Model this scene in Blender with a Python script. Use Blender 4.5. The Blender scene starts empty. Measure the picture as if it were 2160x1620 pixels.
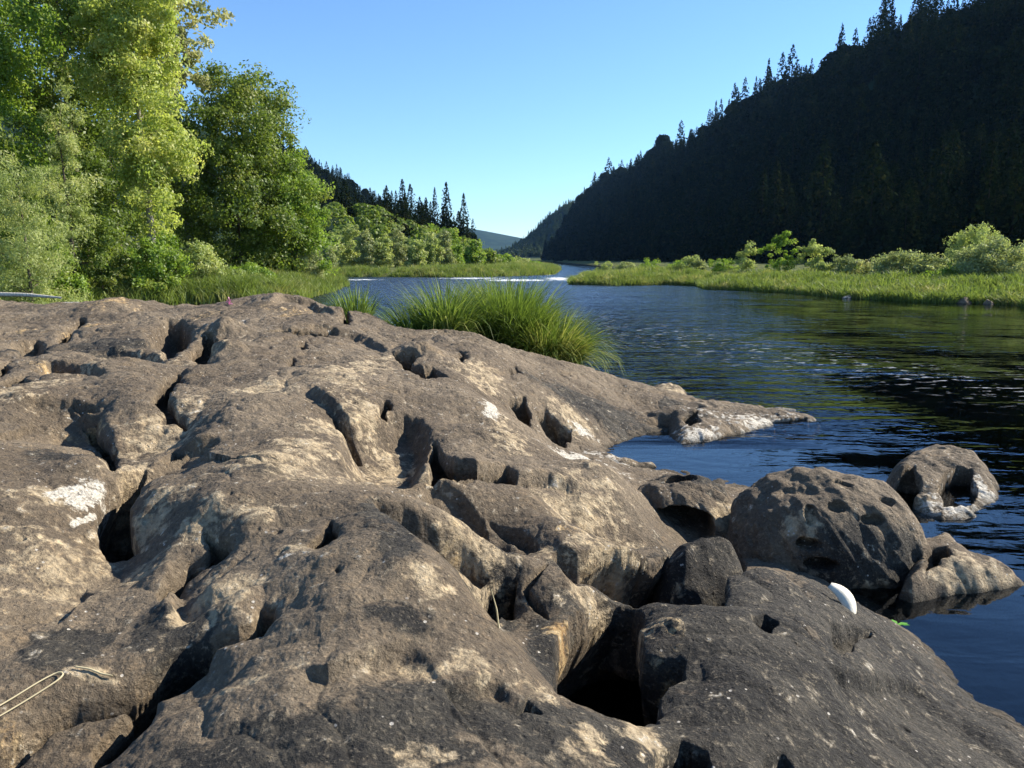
import bpy, math, random
import numpy as np
from mathutils import Vector

random.seed(7)
RNG = np.random.default_rng(7)
SC = bpy.context.scene
COL = SC.collection
R = math.radians

# ------------------------------------------------------------------ camera model
F = 1663.0; CX, CY = 1080.0, 810.0; HOR = 548.0; H = 1.8
TH = math.atan((CY - HOR) / F)
SUN_AZ, SUN_EL = R(68), R(34)

def ray(px, py):
    X = (np.asarray(px, float) - CX) / F; U = (CY - np.asarray(py, float)) / F
    return X, math.cos(TH) + U * math.sin(TH), -math.sin(TH) + U * math.cos(TH)

def onz(px, py, z=0.0):
    """world point on the level z seen in that direction"""
    dx, dy, dz = ray(px, py)
    t = (z - H) / dz
    return dx * t, dy * t

def at(px, Y, py=HOR):
    dx, dy, dz = ray(px, py)
    t = Y / dy
    return float(dx * t), float(Y), float(H + dz * t)

# ------------------------------------------------------------------ noise
def _h(ix, iy, iz, s):
    n = (ix * 374761393 + iy * 668265263 + iz * 2147483647 * 3 + s * 1274126177) & 0xffffffff
    n = ((n ^ (n >> 13)) * 1274126177) & 0xffffffff
    n = ((n ^ (n >> 16)) * 2246822519) & 0xffffffff
    return ((n ^ (n >> 15)) & 0xffffff) / float(0xffffff)

def vnoise(x, y, s=0, z=None):
    x = np.asarray(x, float); y = np.asarray(y, float)
    ix = np.floor(x).astype(np.int64); iy = np.floor(y).astype(np.int64)
    fx = x - ix; fy = y - iy
    out = 0
    tot = []
    gx = fx * fx * fx * (fx * (fx * 6 - 15) + 10); gy = fy * fy * fy * (fy * (fy * 6 - 15) + 10)
    for a in (0, 1):
        for b in (0, 1):
            ang = _h(ix + a, iy + b, 0, s) * 2 * math.pi
            tot.append(np.cos(ang) * (fx - a) + np.sin(ang) * (fy - b))
    n0 = tot[0] * (1 - gy) + tot[1] * gy
    n1 = tot[2] * (1 - gy) + tot[3] * gy
    return (n0 * (1 - gx) + n1 * gx) * 1.5

def fbm(x, y, s=0, o=4, g=0.5):
    r = 0; a = 1; k = 1
    for i in range(o):
        r = r + a * vnoise(x * k + 13.7 * i, y * k - 7.1 * i, s + i); a *= g; k *= 2.03
    return r

def smooth(t):
    t = np.clip(t, 0, 1); return t * t * (3 - 2 * t)

# ------------------------------------------------------------------ mesh helpers
def tag(o, label=None, cat=None, group=None, kind=None):
    if label: o['label'] = label
    if cat: o['category'] = cat
    if group: o['group'] = group
    if kind: o['kind'] = kind
    return o

def empty(name, loc, rz=0.0):
    o = bpy.data.objects.new(name, None); COL.objects.link(o)
    o.location = loc; o.rotation_euler = (0, 0, rz); o.empty_display_size = 0.1
    return o

def mk_mesh(name, V, Q, smooth_sh=True, attrs=None, k=4, fattrs=None):
    V = np.ascontiguousarray(V, dtype=np.float32); Q = np.ascontiguousarray(Q, dtype=np.int32)
    me = bpy.data.meshes.new(name)
    me.vertices.add(len(V)); me.vertices.foreach_set('co', V.ravel())
    me.loops.add(Q.size); me.loops.foreach_set('vertex_index', Q.ravel())
    n = len(Q)
    me.polygons.add(n)
    me.polygons.foreach_set('loop_start', np.arange(0, n * k, k, dtype=np.int32))
    me.polygons.foreach_set('loop_total', np.full(n, k, dtype=np.int32))
    me.polygons.foreach_set('use_smooth', np.full(n, smooth_sh, dtype=bool))
    me.update(calc_edges=True)
    for nm, a in (attrs or {}).items():
        at_ = me.attributes.new(nm, 'FLOAT', 'POINT'); at_.data.foreach_set('value', np.ascontiguousarray(a, dtype=np.float32).ravel())
    for nm, a in (fattrs or {}).items():
        at_ = me.attributes.new(nm, 'FLOAT', 'FACE'); at_.data.foreach_set('value', np.ascontiguousarray(a, dtype=np.float32).ravel())
    return me

def link(name, me, mat=None, parent=None, loc=(0, 0, 0)):
    o = bpy.data.objects.new(name, me); COL.objects.link(o)
    if mat is not None and not me.materials:
        for m in (mat if isinstance(mat, (list, tuple)) else [mat]): me.materials.append(m)
    o.parent = parent; o.location = loc
    return o

def grid_quads(n, m, keep=None):
    i, j = np.meshgrid(np.arange(n - 1), np.arange(m - 1), indexing='ij')
    a = (i * m + j).ravel()
    q = np.stack([a, a + m, a + m + 1, a + 1], 1)
    if keep is not None:
        q = q[keep[q].any(1)]
    return q

def compact(V, Q, attrs):
    used = np.zeros(len(V), bool); used[Q.ravel()] = True
    idx = np.cumsum(used) - 1
    return V[used], idx[Q], {k: v[used] for k, v in attrs.items()}

def tube(P, rad, n=7):
    """tapered tube along the points P (returns V, Q)"""
    P = np.asarray(P, float); rad = np.asarray(rad, float)
    T = np.gradient(P, axis=0); T /= np.linalg.norm(T, axis=1)[:, None] + 1e-9
    up = np.where(np.abs(T[:, 2:3]) > 0.9, np.array([[1.0, 0, 0]]), np.array([[0, 0, 1.0]]))
    A = np.cross(T, up); A /= np.linalg.norm(A, axis=1)[:, None] + 1e-9
    B = np.cross(T, A)
    an = np.arange(n) * 2 * math.pi / n
    V = P[:, None] + rad[:, None, None] * (A[:, None] * np.cos(an)[None, :, None] + B[:, None] * np.sin(an)[None, :, None])
    V = V.reshape(-1, 3)
    Q = []
    for i in range(len(P) - 1):
        for j in range(n):
            Q.append([i * n + j, i * n + (j + 1) % n, (i + 1) * n + (j + 1) % n, (i + 1) * n + j])
    return V, np.array(Q)

def join(parts):
    Vs, Qs, o = [], [], 0
    for V, Q in parts:
        Vs.append(V); Qs.append(Q + o); o += len(V)
    return np.concatenate(Vs), np.concatenate(Qs)

# ------------------------------------------------------------------ node helpers
def new_mat(name):
    m = bpy.data.materials.new(name); m.use_nodes = True
    nt = m.node_tree; nt.nodes.clear()
    return m, nt, nt.nodes, nt.links

class NB:
    def __init__(s, name):
        s.m, s.nt, s.n, s.l = new_mat(name)
        s.out = s.n.new('ShaderNodeOutputMaterial')
        s.tc = s.n.new('ShaderNodeTexCoord')
    def node(s, t, **kw):
        nd = s.n.new(t)
        for k, v in kw.items(): setattr(nd, k, v)
        return nd
    def set(s, sock, v):
        if isinstance(v, bpy.types.NodeSocket): s.l.new(v, sock)
        else:
            if isinstance(v, (tuple, list)) and len(v) == 3 and sock.type == 'RGBA': v = (*v, 1)
            sock.default_value = v
    def noise(s, scale, detail=4, rough=0.55, vec=None, dist=0.0):
        nd = s.node('ShaderNodeTexNoise'); nd.inputs['Scale'].default_value = scale
        nd.inputs['Detail'].default_value = detail; nd.inputs['Roughness'].default_value = rough
        nd.inputs['Distortion'].default_value = dist
        s.l.new(vec if vec is not None else s.tc.outputs['Object'], nd.inputs['Vector'])
        return nd.outputs['Fac']
    def voro(s, scale, vec=None, feature='F1', rand=1.0):
        nd = s.node('ShaderNodeTexVoronoi', feature=feature); nd.inputs['Scale'].default_value = scale
        nd.inputs['Randomness'].default_value = rand
        s.l.new(vec if vec is not None else s.tc.outputs['Object'], nd.inputs['Vector'])
        return nd.outputs['Distance']
    def mapping(s, scale, vec=None, rot=(0, 0, 0)):
        nd = s.node('ShaderNodeMapping'); nd.inputs['Scale'].default_value = scale; nd.inputs['Rotation'].default_value = rot
        s.l.new(vec if vec is not None else s.tc.outputs['Object'], nd.inputs['Vector']); return nd.outputs[0]
    def rng(s, v, a, b, c=0.0, d=1.0, smoothst=True):
        nd = s.node('ShaderNodeMapRange'); nd.interpolation_type = 'SMOOTHSTEP' if smoothst else 'LINEAR'
        s.l.new(v, nd.inputs[0])
        for i, x in zip((1, 2, 3, 4), (a, b, c, d)): nd.inputs[i].default_value = x
        return nd.outputs[0]
    def math(s, op, a, b=0.0, c=0.0):
        nd = s.node('ShaderNodeMath', operation=op)
        s.set(nd.inputs[0], a); s.set(nd.inputs[1], b); s.set(nd.inputs[2], c); return nd.outputs[0]
    def mix(s, f, a, b, blend='MIX'):
        nd = s.node('ShaderNodeMix', data_type='RGBA', blend_type=blend)
        s.set(nd.inputs[0], f); s.set(nd.inputs[6], a); s.set(nd.inputs[7], b); return nd.outputs[2]
    def attr(s, name):
        nd = s.node('ShaderNodeAttribute', attribute_name=name); return nd.outputs['Fac']
    def bump(s, h, strength=0.5, dist=0.02, normal=None):
        nd = s.node('ShaderNodeBump'); nd.inputs['Strength'].default_value = strength; nd.inputs['Distance'].default_value = dist
        s.l.new(h, nd.inputs['Height'])
        if normal is not None: s.l.new(normal, nd.inputs['Normal'])
        return nd.outputs[0]
    def principled(s, col, rough=0.8, normal=None, spec=0.3):
        p = s.node('ShaderNodeBsdfPrincipled')
        s.set(p.inputs['Base Color'], col); s.set(p.inputs['Roughness'], rough); s.set(p.inputs['Specular IOR Level'], spec)
        if normal is not None: s.l.new(normal, p.inputs['Normal'])
        return p.outputs[0]
    def done(s, sh):
        s.l.new(sh, s.out.inputs['Surface']); return s.m

def rock_material(name='weathered_sandstone'):
    b = NB(name)
    n1 = b.noise(3.2, 6, 0.6); n2 = b.noise(14, 7, 0.68, dist=0.3); n3 = b.noise(70, 5, 0.75); n4 = b.noise(1.1, 4, 0.5)
    # base varnish brown, warm and cool patches
    base = b.mix(b.rng(n4, 0.4, 0.62), (0.118, 0.090, 0.060), (0.180, 0.140, 0.094))
    base = b.mix(b.rng(n1, 0.52, 0.72), base, (0.18, 0.132, 0.080))
    grey = b.mix(b.rng(n1, 0.4, 0.6), (0.022, 0.020, 0.017), (0.052, 0.046, 0.036))
    tan = b.mix(b.rng(n2, 0.35, 0.65), (0.22, 0.168, 0.102), (0.45, 0.355, 0.225))
    ochre = b.mix(b.rng(n2, 0.4, 0.6), (0.30, 0.17, 0.06), (0.42, 0.30, 0.15))
    brk = b.math('MULTIPLY', b.math('SUBTRACT', n2, 0.5), 1.5)
    brk2 = b.math('MULTIPLY', b.math('SUBTRACT', n1, 0.5), 1.0)
    def mask(nm, k=1.0):
        v = b.math('ADD', b.math('ADD', b.attr(nm), b.math('MULTIPLY', brk, k)), brk2)
        return b.rng(v, 0.38, 0.62)
    col = b.mix(mask('grey'), base, grey)
    col = b.mix(mask('tan'), col, tan)
    col = b.mix(mask('ochre'), col, ochre)
    # mottling and lichen flecks
    col = b.mix(b.rng(n2, 0.56, 0.68, 0, 0.75), col, b.mix(0.5, col, (0.46, 0.38, 0.26)))
    col = b.mix(b.rng(n2, 0.30, 0.46, 0.8, 0), col, b.mix(0.6, col, (0.035, 0.030, 0.026)))
    col = b.mix(b.rng(n3, 0.54, 0.66, 0, 0.5), col, b.mix(0.45, col, (0.5, 0.42, 0.30)))
    col = b.mix(b.rng(n3, 0.34, 0.47, 0.55, 0), col, b.mix(0.5, col, (0.02, 0.018, 0.016)))
    n5 = b.noise(32, 6, 0.72, dist=.4)
    col = b.mix(b.rng(n5, 0.52, 0.64, 0, 0.6), col, b.mix(1.0, col, (1.75, 1.65, 1.5), 'MULTIPLY'))
    col = b.mix(b.rng(n5, 0.34, 0.46, 0.6, 0), col, b.mix(1.0, col, (.42, .40, .38), 'MULTIPLY'))
    sp = b.voro(26); spn = b.noise(5, 3)
    col = b.mix(b.math('MULTIPLY', b.rng(sp, 0.10, 0.16, 1, 0), b.rng(spn, 0.55, 0.62)), col, (0.55, 0.50, 0.42))
    white = b.rng(b.math('ADD', b.attr('white'), b.math('MULTIPLY', brk, 2.2)), 0.42, 0.75)
    col = b.mix(white, col, b.mix(b.rng(n3, 0.35, 0.6), (0.30, 0.26, 0.20), (0.66, 0.61, 0.51)))
    # wet dark band at the water's edge
    geo = b.node('ShaderNodeNewGeometry'); sep = b.node('ShaderNodeSeparateXYZ'); b.l.new(geo.outputs['Position'], sep.inputs[0])
    wet = b.rng(b.math('ADD', sep.outputs[2], b.math('MULTIPLY', brk2, 0.05)), 0.0, 0.05, 1, 0)
    col = b.mix(b.math('MULTIPLY', wet, 0.7), col, (0.03, 0.024, 0.015))
    # relief
    v1 = b.voro(38); v2 = b.voro(11)
    hgt = b.math('ADD', b.math('MULTIPLY_ADD', n2, 1.0, b.math('MULTIPLY', n5, .7)), b.math('MULTIPLY', n3, 0.35))
    hgt = b.math('ADD', hgt, b.math('MULTIPLY', b.rng(v1, 0.0, 0.35), 0.25))
    hgt = b.math('ADD', hgt, b.math('MULTIPLY', b.rng(v2, 0.0, 0.30), 0.5))
    nrm = b.bump(hgt, 0.95, 0.034)
    rough = b.mix(wet, (0.86, 0.86, 0.86), (0.35, 0.35, 0.35))
    return b.done(b.principled(col, b.node('ShaderNodeRGBToBW').outputs[0] if False else 0.85, nrm, 0.25))

def leaf_material(name, c1, c2, c3=None, trans=0.35, gloss=0.04):
    b = NB(name)
    t = b.attr('tint')
    n = b.noise(0.55, 3)
    c = b.mix(t, c1, c2)
    if c3: c = b.mix(b.math('MULTIPLY', b.rng(n, 0.45, 0.68), b.rng(t, 0.2, 0.9)), c, c3)
    d = b.node('ShaderNodeBsdfDiffuse'); b.set(d.inputs[0], c)
    tr = b.node('ShaderNodeBsdfTranslucent'); b.set(tr.inputs[0], b.mix(0.5, c, b.mix(1.0, c, (1.6, 1.7, 0.7), 'MULTIPLY')))
    gl = b.node('ShaderNodeBsdfGlossy'); gl.inputs['Roughness'].default_value = 0.5; b.set(gl.inputs[0], (0.5, 0.5, 0.5))
    m1 = b.node('ShaderNodeMixShader'); m1.inputs[0].default_value = trans; b.l.new(d.outputs[0], m1.inputs[1]); b.l.new(tr.outputs[0], m1.inputs[2])
    m2 = b.node('ShaderNodeMixShader'); m2.inputs[0].default_value = gloss; b.l.new(m1.outputs[0], m2.inputs[1]); b.l.new(gl.outputs[0], m2.inputs[2])
    return b.done(m2.outputs[0])

def bark_material(name, c1, c2):
    b = NB(name)
    n = b.noise(6, 5, 0.65, vec=b.mapping((4, 4, 1)))
    return b.done(b.principled(b.mix(b.rng(n, 0.35, 0.65), c1, c2), 0.9, b.bump(n, 0.8, 0.03), 0.2))

M = {}
M['rock'] = rock_material()
M['leaf_alder'] = leaf_material('alder_leaves', (0.085, 0.135, 0.020), (0.19, 0.25, 0.045), (0.26, 0.27, 0.06), 0.48)
M['leaf_green'] = leaf_material('broad_leaves', (0.11, 0.19, 0.022), (0.26, 0.36, 0.055), (0.33, 0.35, 0.07), 0.48)
M['leaf_bright'] = leaf_material('cottonwood_leaves', (0.24, 0.32, 0.055), (0.50, 0.53, 0.15), (0.58, 0.55, 0.20), 0.5)
M['leaf_pale'] = leaf_material('pale_cottonwood_leaves', (0.20, 0.22, 0.09), (0.48, 0.47, 0.24), (0.52, 0.46, 0.25), 0.4)
M['leaf_willow'] = leaf_material('willow_leaves', (0.20, 0.26, 0.075), (0.42, 0.46, 0.17), (0.48, 0.46, 0.18), 0.45)
M['leaf_shrub'] = leaf_material('grey_willow_leaves', (0.15, 0.19, 0.07), (0.38, 0.41, 0.19), (0.42, 0.38, 0.15), 0.42)
M['leaf_far'] = leaf_material('far_hill_leaves', (0.030, 0.050, 0.014), (0.06, 0.09, 0.025))
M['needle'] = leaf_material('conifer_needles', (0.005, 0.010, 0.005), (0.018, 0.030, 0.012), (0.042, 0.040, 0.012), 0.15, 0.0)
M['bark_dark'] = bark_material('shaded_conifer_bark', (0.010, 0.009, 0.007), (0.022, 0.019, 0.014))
M['bark'] = bark_material('bark', (0.06, 0.045, 0.03), (0.13, 0.11, 0.085))
M['bark_pale'] = bark_material('pale_bark', (0.16, 0.145, 0.12), (0.30, 0.28, 0.24))
M['driftwood'] = bark_material('bleached_wood', (0.36, 0.32, 0.25), (0.62, 0.57, 0.47))
M['blade'] = leaf_material('sedge_blades', (0.060, 0.105, 0.018), (0.20, 0.27, 0.055), (0.34, 0.33, 0.10), 0.4)
M['bank'] = leaf_material('bank_grass_blades', (0.10, 0.15, 0.028), (0.24, 0.29, 0.07), (0.38, 0.34, 0.14), 0.4)
M['straw'] = leaf_material('dry_straw', (0.46, 0.38, 0.22), (0.66, 0.57, 0.36), None, 0.2)

def flat_mat(name, c1, c2, scale=20, rough=0.6):
    b = NB(name); n = b.noise(scale, 4)
    return b.done(b.principled(b.mix(n, c1, c2), rough, b.bump(n, 0.3, 0.005), 0.3))

# ------------------------------------------------------------------ rock shelf: height field
# (photo x, photo y, height above the river) for the large forms
CTRL = [
 # far crest of the shelf
 (-200,650,1.0),(0,648,1.02),(90,652,.98),(150,655,1.0),(200,634,1.12),(270,632,1.13),(330,640,1.1),(385,655,1.06),(440,645,1.1),(520,640,1.12),(600,634,1.14),(650,640,1.1),(700,664,1.0),
 (735,676,.90),(760,662,.98),(820,676,.93),(880,696,.87),(930,712,.83),(975,700,.86),(1020,706,.82),(1080,735,.70),(1140,758,.56),(1200,770,.42),(1260,788,.26),(1300,800,.12),(1330,815,.03),
 # back field
 (50,700,.98),(50,760,.95),(110,720,.93),(200,720,.96),(280,700,1.02),(190,680,1.02),(150,690,.95),(340,680,1.03),(400,680,1.02),(480,690,1.04),(560,700,1.04),(640,700,1.02),
 (300,760,.96),(430,790,.95),(540,760,1.0),(640,780,.97),(720,740,.96),(790,730,.93),(850,730,.86),(900,740,.82),(950,740,.86),(1010,740,.83),(1060,770,.72),(990,780,.77),(920,800,.80),
 (1120,790,.58),(1200,810,.42),(1270,830,.26),(1200,860,.34),(1150,835,.48),(1330,860,.12),(1290,880,.16),(1230,890,.20),(1240,915,.10),(1380,870,.07),(1400,905,.03),(1330,920,.0),(1260,945,.0),
 # middle field
 (-150,800,1.0),(60,830,.95),(150,820,.96),(300,820,.94),(250,870,.89),(60,885,.86),(130,890,.85),(190,905,.80),(300,900,.86),(340,930,.80),(270,965,.74),(450,830,.94),(600,820,.95),(700,850,.91),
 (500,900,.88),(600,890,.90),(410,930,.84),(780,800,.91),(720,900,.86),(880,820,.84),(930,850,.79),(850,865,.80),(1000,830,.72),(1050,860,.65),(1040,910,.66),(960,910,.73),(940,950,.66),(1100,930,.60),(1140,960,.54),
 (1060,960,.60),(790,950,.72),(720,960,.82),(800,1010,.72),
 # left lobe
 (-200,950,.95),(0,930,.86),(60,960,.87),(150,950,.86),(210,985,.80),(100,1040,.84),(190,1050,.76),(50,1140,.76),(180,1140,.69),(-200,1200,.8),(0,1250,.71),(120,1230,.68),(230,1200,.66),
 # central left lobe
 (300,1010,.84),(400,965,.87),(550,950,.87),(680,960,.85),(300,1070,.81),(450,1050,.87),(600,1040,.86),(720,1035,.80),(380,1105,.79),(440,1105,.77),(310,1130,.70),(550,1090,.84),(640,1090,.82),
 # plain before the crack
 (300,1230,.67),(200,1300,.66),(350,1300,.67),(100,1350,.68),(250,1380,.675),(0,1400,.70),(120,1440,.68),(0,1520,.66),(60,1500,.65),(-200,1500,.7),
 (150,1540,.58),(60,1590,.54),(0,1640,.52),(100,1640,.55),
 # big foreground lobe, its crest falling to the right
 (395,1250,.735),(480,1190,.785),(560,1150,.83),(640,1115,.84),(700,1082,.855),(760,1064,.86),(830,1082,.85),(900,1140,.82),(960,1210,.78),(1040,1320,.72),(1110,1410,.66),(1180,1455,.62),(1300,1510,.58),(1390,1555,.55),
 (420,1320,.71),(520,1340,.75),(600,1250,.81),(750,1180,.84),(820,1250,.82),(480,1430,.71),(650,1450,.77),(700,1380,.785),(850,1340,.80),(900,1420,.76),(960,1380,.75),(360,1500,.655),(300,1580,.64),(600,1560,.74),(900,1560,.72),(1150,1560,.66),(300,1700,.7),(700,1700,.75),(1100,1700,.68),
 (1280,1600,.6),
 # valley behind the crest
 (790,1042,.73),(860,1062,.64),(920,1110,.54),(980,1165,.48),(1030,1215,.40),(1060,1290,.38),(1090,1350,.40),(1130,1420,.42),
 # lobe beyond the valley
 (850,1005,.77),(920,1000,.75),(1000,1000,.72),(1100,1000,.66),(930,1050,.76),(1000,1090,.72),(1060,1150,.64),(1150,1080,.64),(1100,1180,.58),(1180,1170,.53),(1240,1205,.50),(1295,1246,.47),
 (1130,1240,.50),(1165,1330,.50),(1172,1400,.50),(1176,1440,.52),
 (1190,992,.56),(1240,982,.52),(1300,1002,.46),(1340,1040,.40),(1270,1050,.50),(1350,1085,.42),(1250,1110,.52),(1370,1125,.42),(1385,1160,.36),(1300,1160,.42),
 # low pale strip by the pool
 (1180,955,.10),(1240,962,.08),(1310,970,.05),(1400,985,.02),
 # hollow
 (1300,1200,.12),(1380,1210,.10),(1260,1195,.25),(1450,1120,.02),(1420,1160,.05),
 # right foreground slab
 (1330,1268,.46),(1420,1268,.46),(1500,1272,.46),(1540,1220,.46),(1570,1198,.46),(1640,1210,.42),(1720,1238,.37),(1800,1280,.28),(1860,1312,.20),(1910,1352,.12),(1960,1405,.06),(2050,1490,.05),(2120,1530,.05),(2200,1560,.03),
 (1450,1330,.50),(1560,1290,.51),(1700,1320,.45),(1500,1420,.51),(1640,1440,.50),(1780,1440,.40),(1880,1440,.26),(1540,1550,.50),(1420,1500,.50),(1700,1560,.43),(1840,1540,.31),(1950,1530,.17),(2060,1590,.14),(1560,1660,.48),(1800,1660,.36),(2150,1640,.13),(2300,1720,.10),(2300,1600,.0),
 # river bed around
 (1980,1300,-.30),(2100,1400,-.35),(2100,1280,-.35),(2200,1500,-.35),(1720,1170,.05),(1640,1120,.08),(1580,1080,.09),(1600,1040,.05),(1560,1170,.12),(1560,1000,-.12),(1400,955,-.10),(1500,980,-.2),(1350,940,-.05),(1640,980,-.3),(1850,960,-.4),(2100,1000,-.5),(2100,1150,-.4),
 (1500,830,-.3),(1400,800,-.3),(1340,780,-.3),(1700,850,-.5),(1560,940,-.22),(1740,930,-.4),(2200,800,-.7),(1700,700,-.8),
]
AZK = 1.0
def cyl(x, y):
    return np.arctan2(x, y) * AZK, np.log(np.hypot(x, y))

cp = np.array(CTRL, float)
cx_, cy_ = onz(cp[:, 0], cp[:, 1], cp[:, 2])
# points behind the crest, and around the camera, that the photo hides
extra = []
for px, py, z, dd in [(-250,650,1.0,1.7),(0,648,1.02,1.7),(150,640,1.0,1.7),(300,636,1.1,1.6),(450,640,1.1,1.6),(600,634,1.1,1.6),(700,660,1.0,1.5),(820,676,.93,1.5),(930,705,.83,1.4),(1020,706,.82,1.4),(1140,758,.56,1.2),(1260,788,.26,1.0)]:
    X, Y = onz(px, py, z); k = (math.hypot(X, Y) + dd) / math.hypot(X, Y)
    extra.append((X * k, Y * k, -0.25)); extra.append((X * k * 1.12, Y * k * 1.12, -0.5))
for a, d, z in [(-60,1.2,.7),(-30,1.0,.72),(0,1.0,.74),(30,1.0,.6),(60,1.2,.45),(-60,3,.8),(-60,6,.9),(-60,10,.9),(-50,13,.8),(-55,17,-.3),(55,2.2,.1),(60,3.5,-.4),(50,5,-.5),(50,9,-.7),(45,16,-.8),(20,17,-.8),(0,18,-.7),(-20,19,-.6),(-40,20,-.6),(-60,22,-.5)]:
    extra.append((d * math.sin(R(a)), d * math.cos(R(a)), z))
ex = np.array(extra)
PX = np.concatenate([cx_, ex[:, 0]]); PY = np.concatenate([cy_, ex[:, 1]]); PZ = np.concatenate([cp[:, 2], ex[:, 2]])
CU, CV = cyl(PX, PY)
SOFT = 0.035
def kern(u, v, U, V): return np.sqrt((u[:, None] - U) ** 2 + (v[:, None] - V) ** 2 + SOFT ** 2)
A = kern(CU, CV, CU, CV) - 0.012 * np.eye(len(CU))
n_ = len(CU); P_ = np.stack([np.ones(n_), CU, CV], 1)
AA = np.block([[A, P_], [P_.T, np.zeros((3, 3))]])
sol = np.linalg.solve(AA, np.concatenate([PZ, np.zeros(3)]))
LU = np.linspace(-1.15, 1.15, 640); LV = np.linspace(math.log(0.7), math.log(24), 720)
uu, vv = np.meshgrid(LU, LV, indexing='ij'); uf, vf = uu.ravel(), vv.ravel()
tab = np.empty(len(uf))
for i in range(0, len(uf), 40000):
    s_ = slice(i, i + 40000)
    tab[s_] = kern(uf[s_], vf[s_], CU, CV) @ sol[:n_] + sol[n_] + sol[n_ + 1] * uf[s_] + sol[n_ + 2] * vf[s_]
TAB = tab.reshape(uu.shape)
del uu, vv, uf, vf, tab

def macro(x, y):
    u, v = cyl(x, y)
    fu = np.clip((u - LU[0]) / (LU[1] - LU[0]), 0, len(LU) - 1.001); fv = np.clip((v - LV[0]) / (LV[1] - LV[0]), 0, len(LV) - 1.001)
    i = fu.astype(int); j = fv.astype(int); a = fu - i; b = fv - j
    return (TAB[i, j] * (1 - a) * (1 - b) + TAB[i + 1, j] * a * (1 - b) + TAB[i, j + 1] * (1 - a) * b + TAB[i + 1, j + 1] * a * b)

def hit(px, py, fn=macro):
    """first point of the shelf in that direction"""
    dx, dy, dz = ray(px, py)
    t = np.geomspace(1.0, 22, 1500)
    x, y, z = dx * t, dy * t, H + dz * t
    below = np.nonzero(z < fn(x, y))[0]
    k = below[0] if len(below) else len(t) - 1
    return float(x[k]), float(y[k]), float(z[k])

def poly_sd(x, y, poly):
    """distance to the polygon outline, positive inside"""
    P = np.asarray(poly); d = np.full(x.shape, 1e9); ins = np.zeros(x.shape, bool)
    for k in range(len(P)):
        ax, ay = P[k]; bx, by = P[(k + 1) % len(P)]
        ex_, ey_ = bx - ax, by - ay
        t = np.clip(((x - ax) * ex_ + (y - ay) * ey_) / (ex_ * ex_ + ey_ * ey_ + 1e-12), 0, 1)
        d = np.minimum(d, np.hypot(x - ax - t * ex_, y - ay - t * ey_))
        c = ((ay > y) != (by > y)) & (x < (bx - ax) * (y - ay) / (by - ay + 1e-12) + ax)
        ins ^= c
    return np.where(ins, d, -d)

def line_d(x, y, P):
    """distance, side and position along a polyline"""
    best = np.full(x.shape, 1e9); side = np.zeros(x.shape); pos = np.zeros(x.shape); n = len(P) - 1
    for k in range(n):
        ax, ay = P[k]; bx, by = P[k + 1]; ex_, ey_ = bx - ax, by - ay
        t = np.clip(((x - ax) * ex_ + (y - ay) * ey_) / (ex_ * ex_ + ey_ * ey_ + 1e-12), 0, 1)
        d = np.hypot(x - ax - t * ex_, y - ay - t * ey_)
        m = d < best
        s = np.sign(ex_ * (y - ay) - ey_ * (x - ax))
        best = np.where(m, d, best); side = np.where(m, s, side); pos = np.where(m, (k + t) / n, pos)
    return best, side, pos

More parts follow.
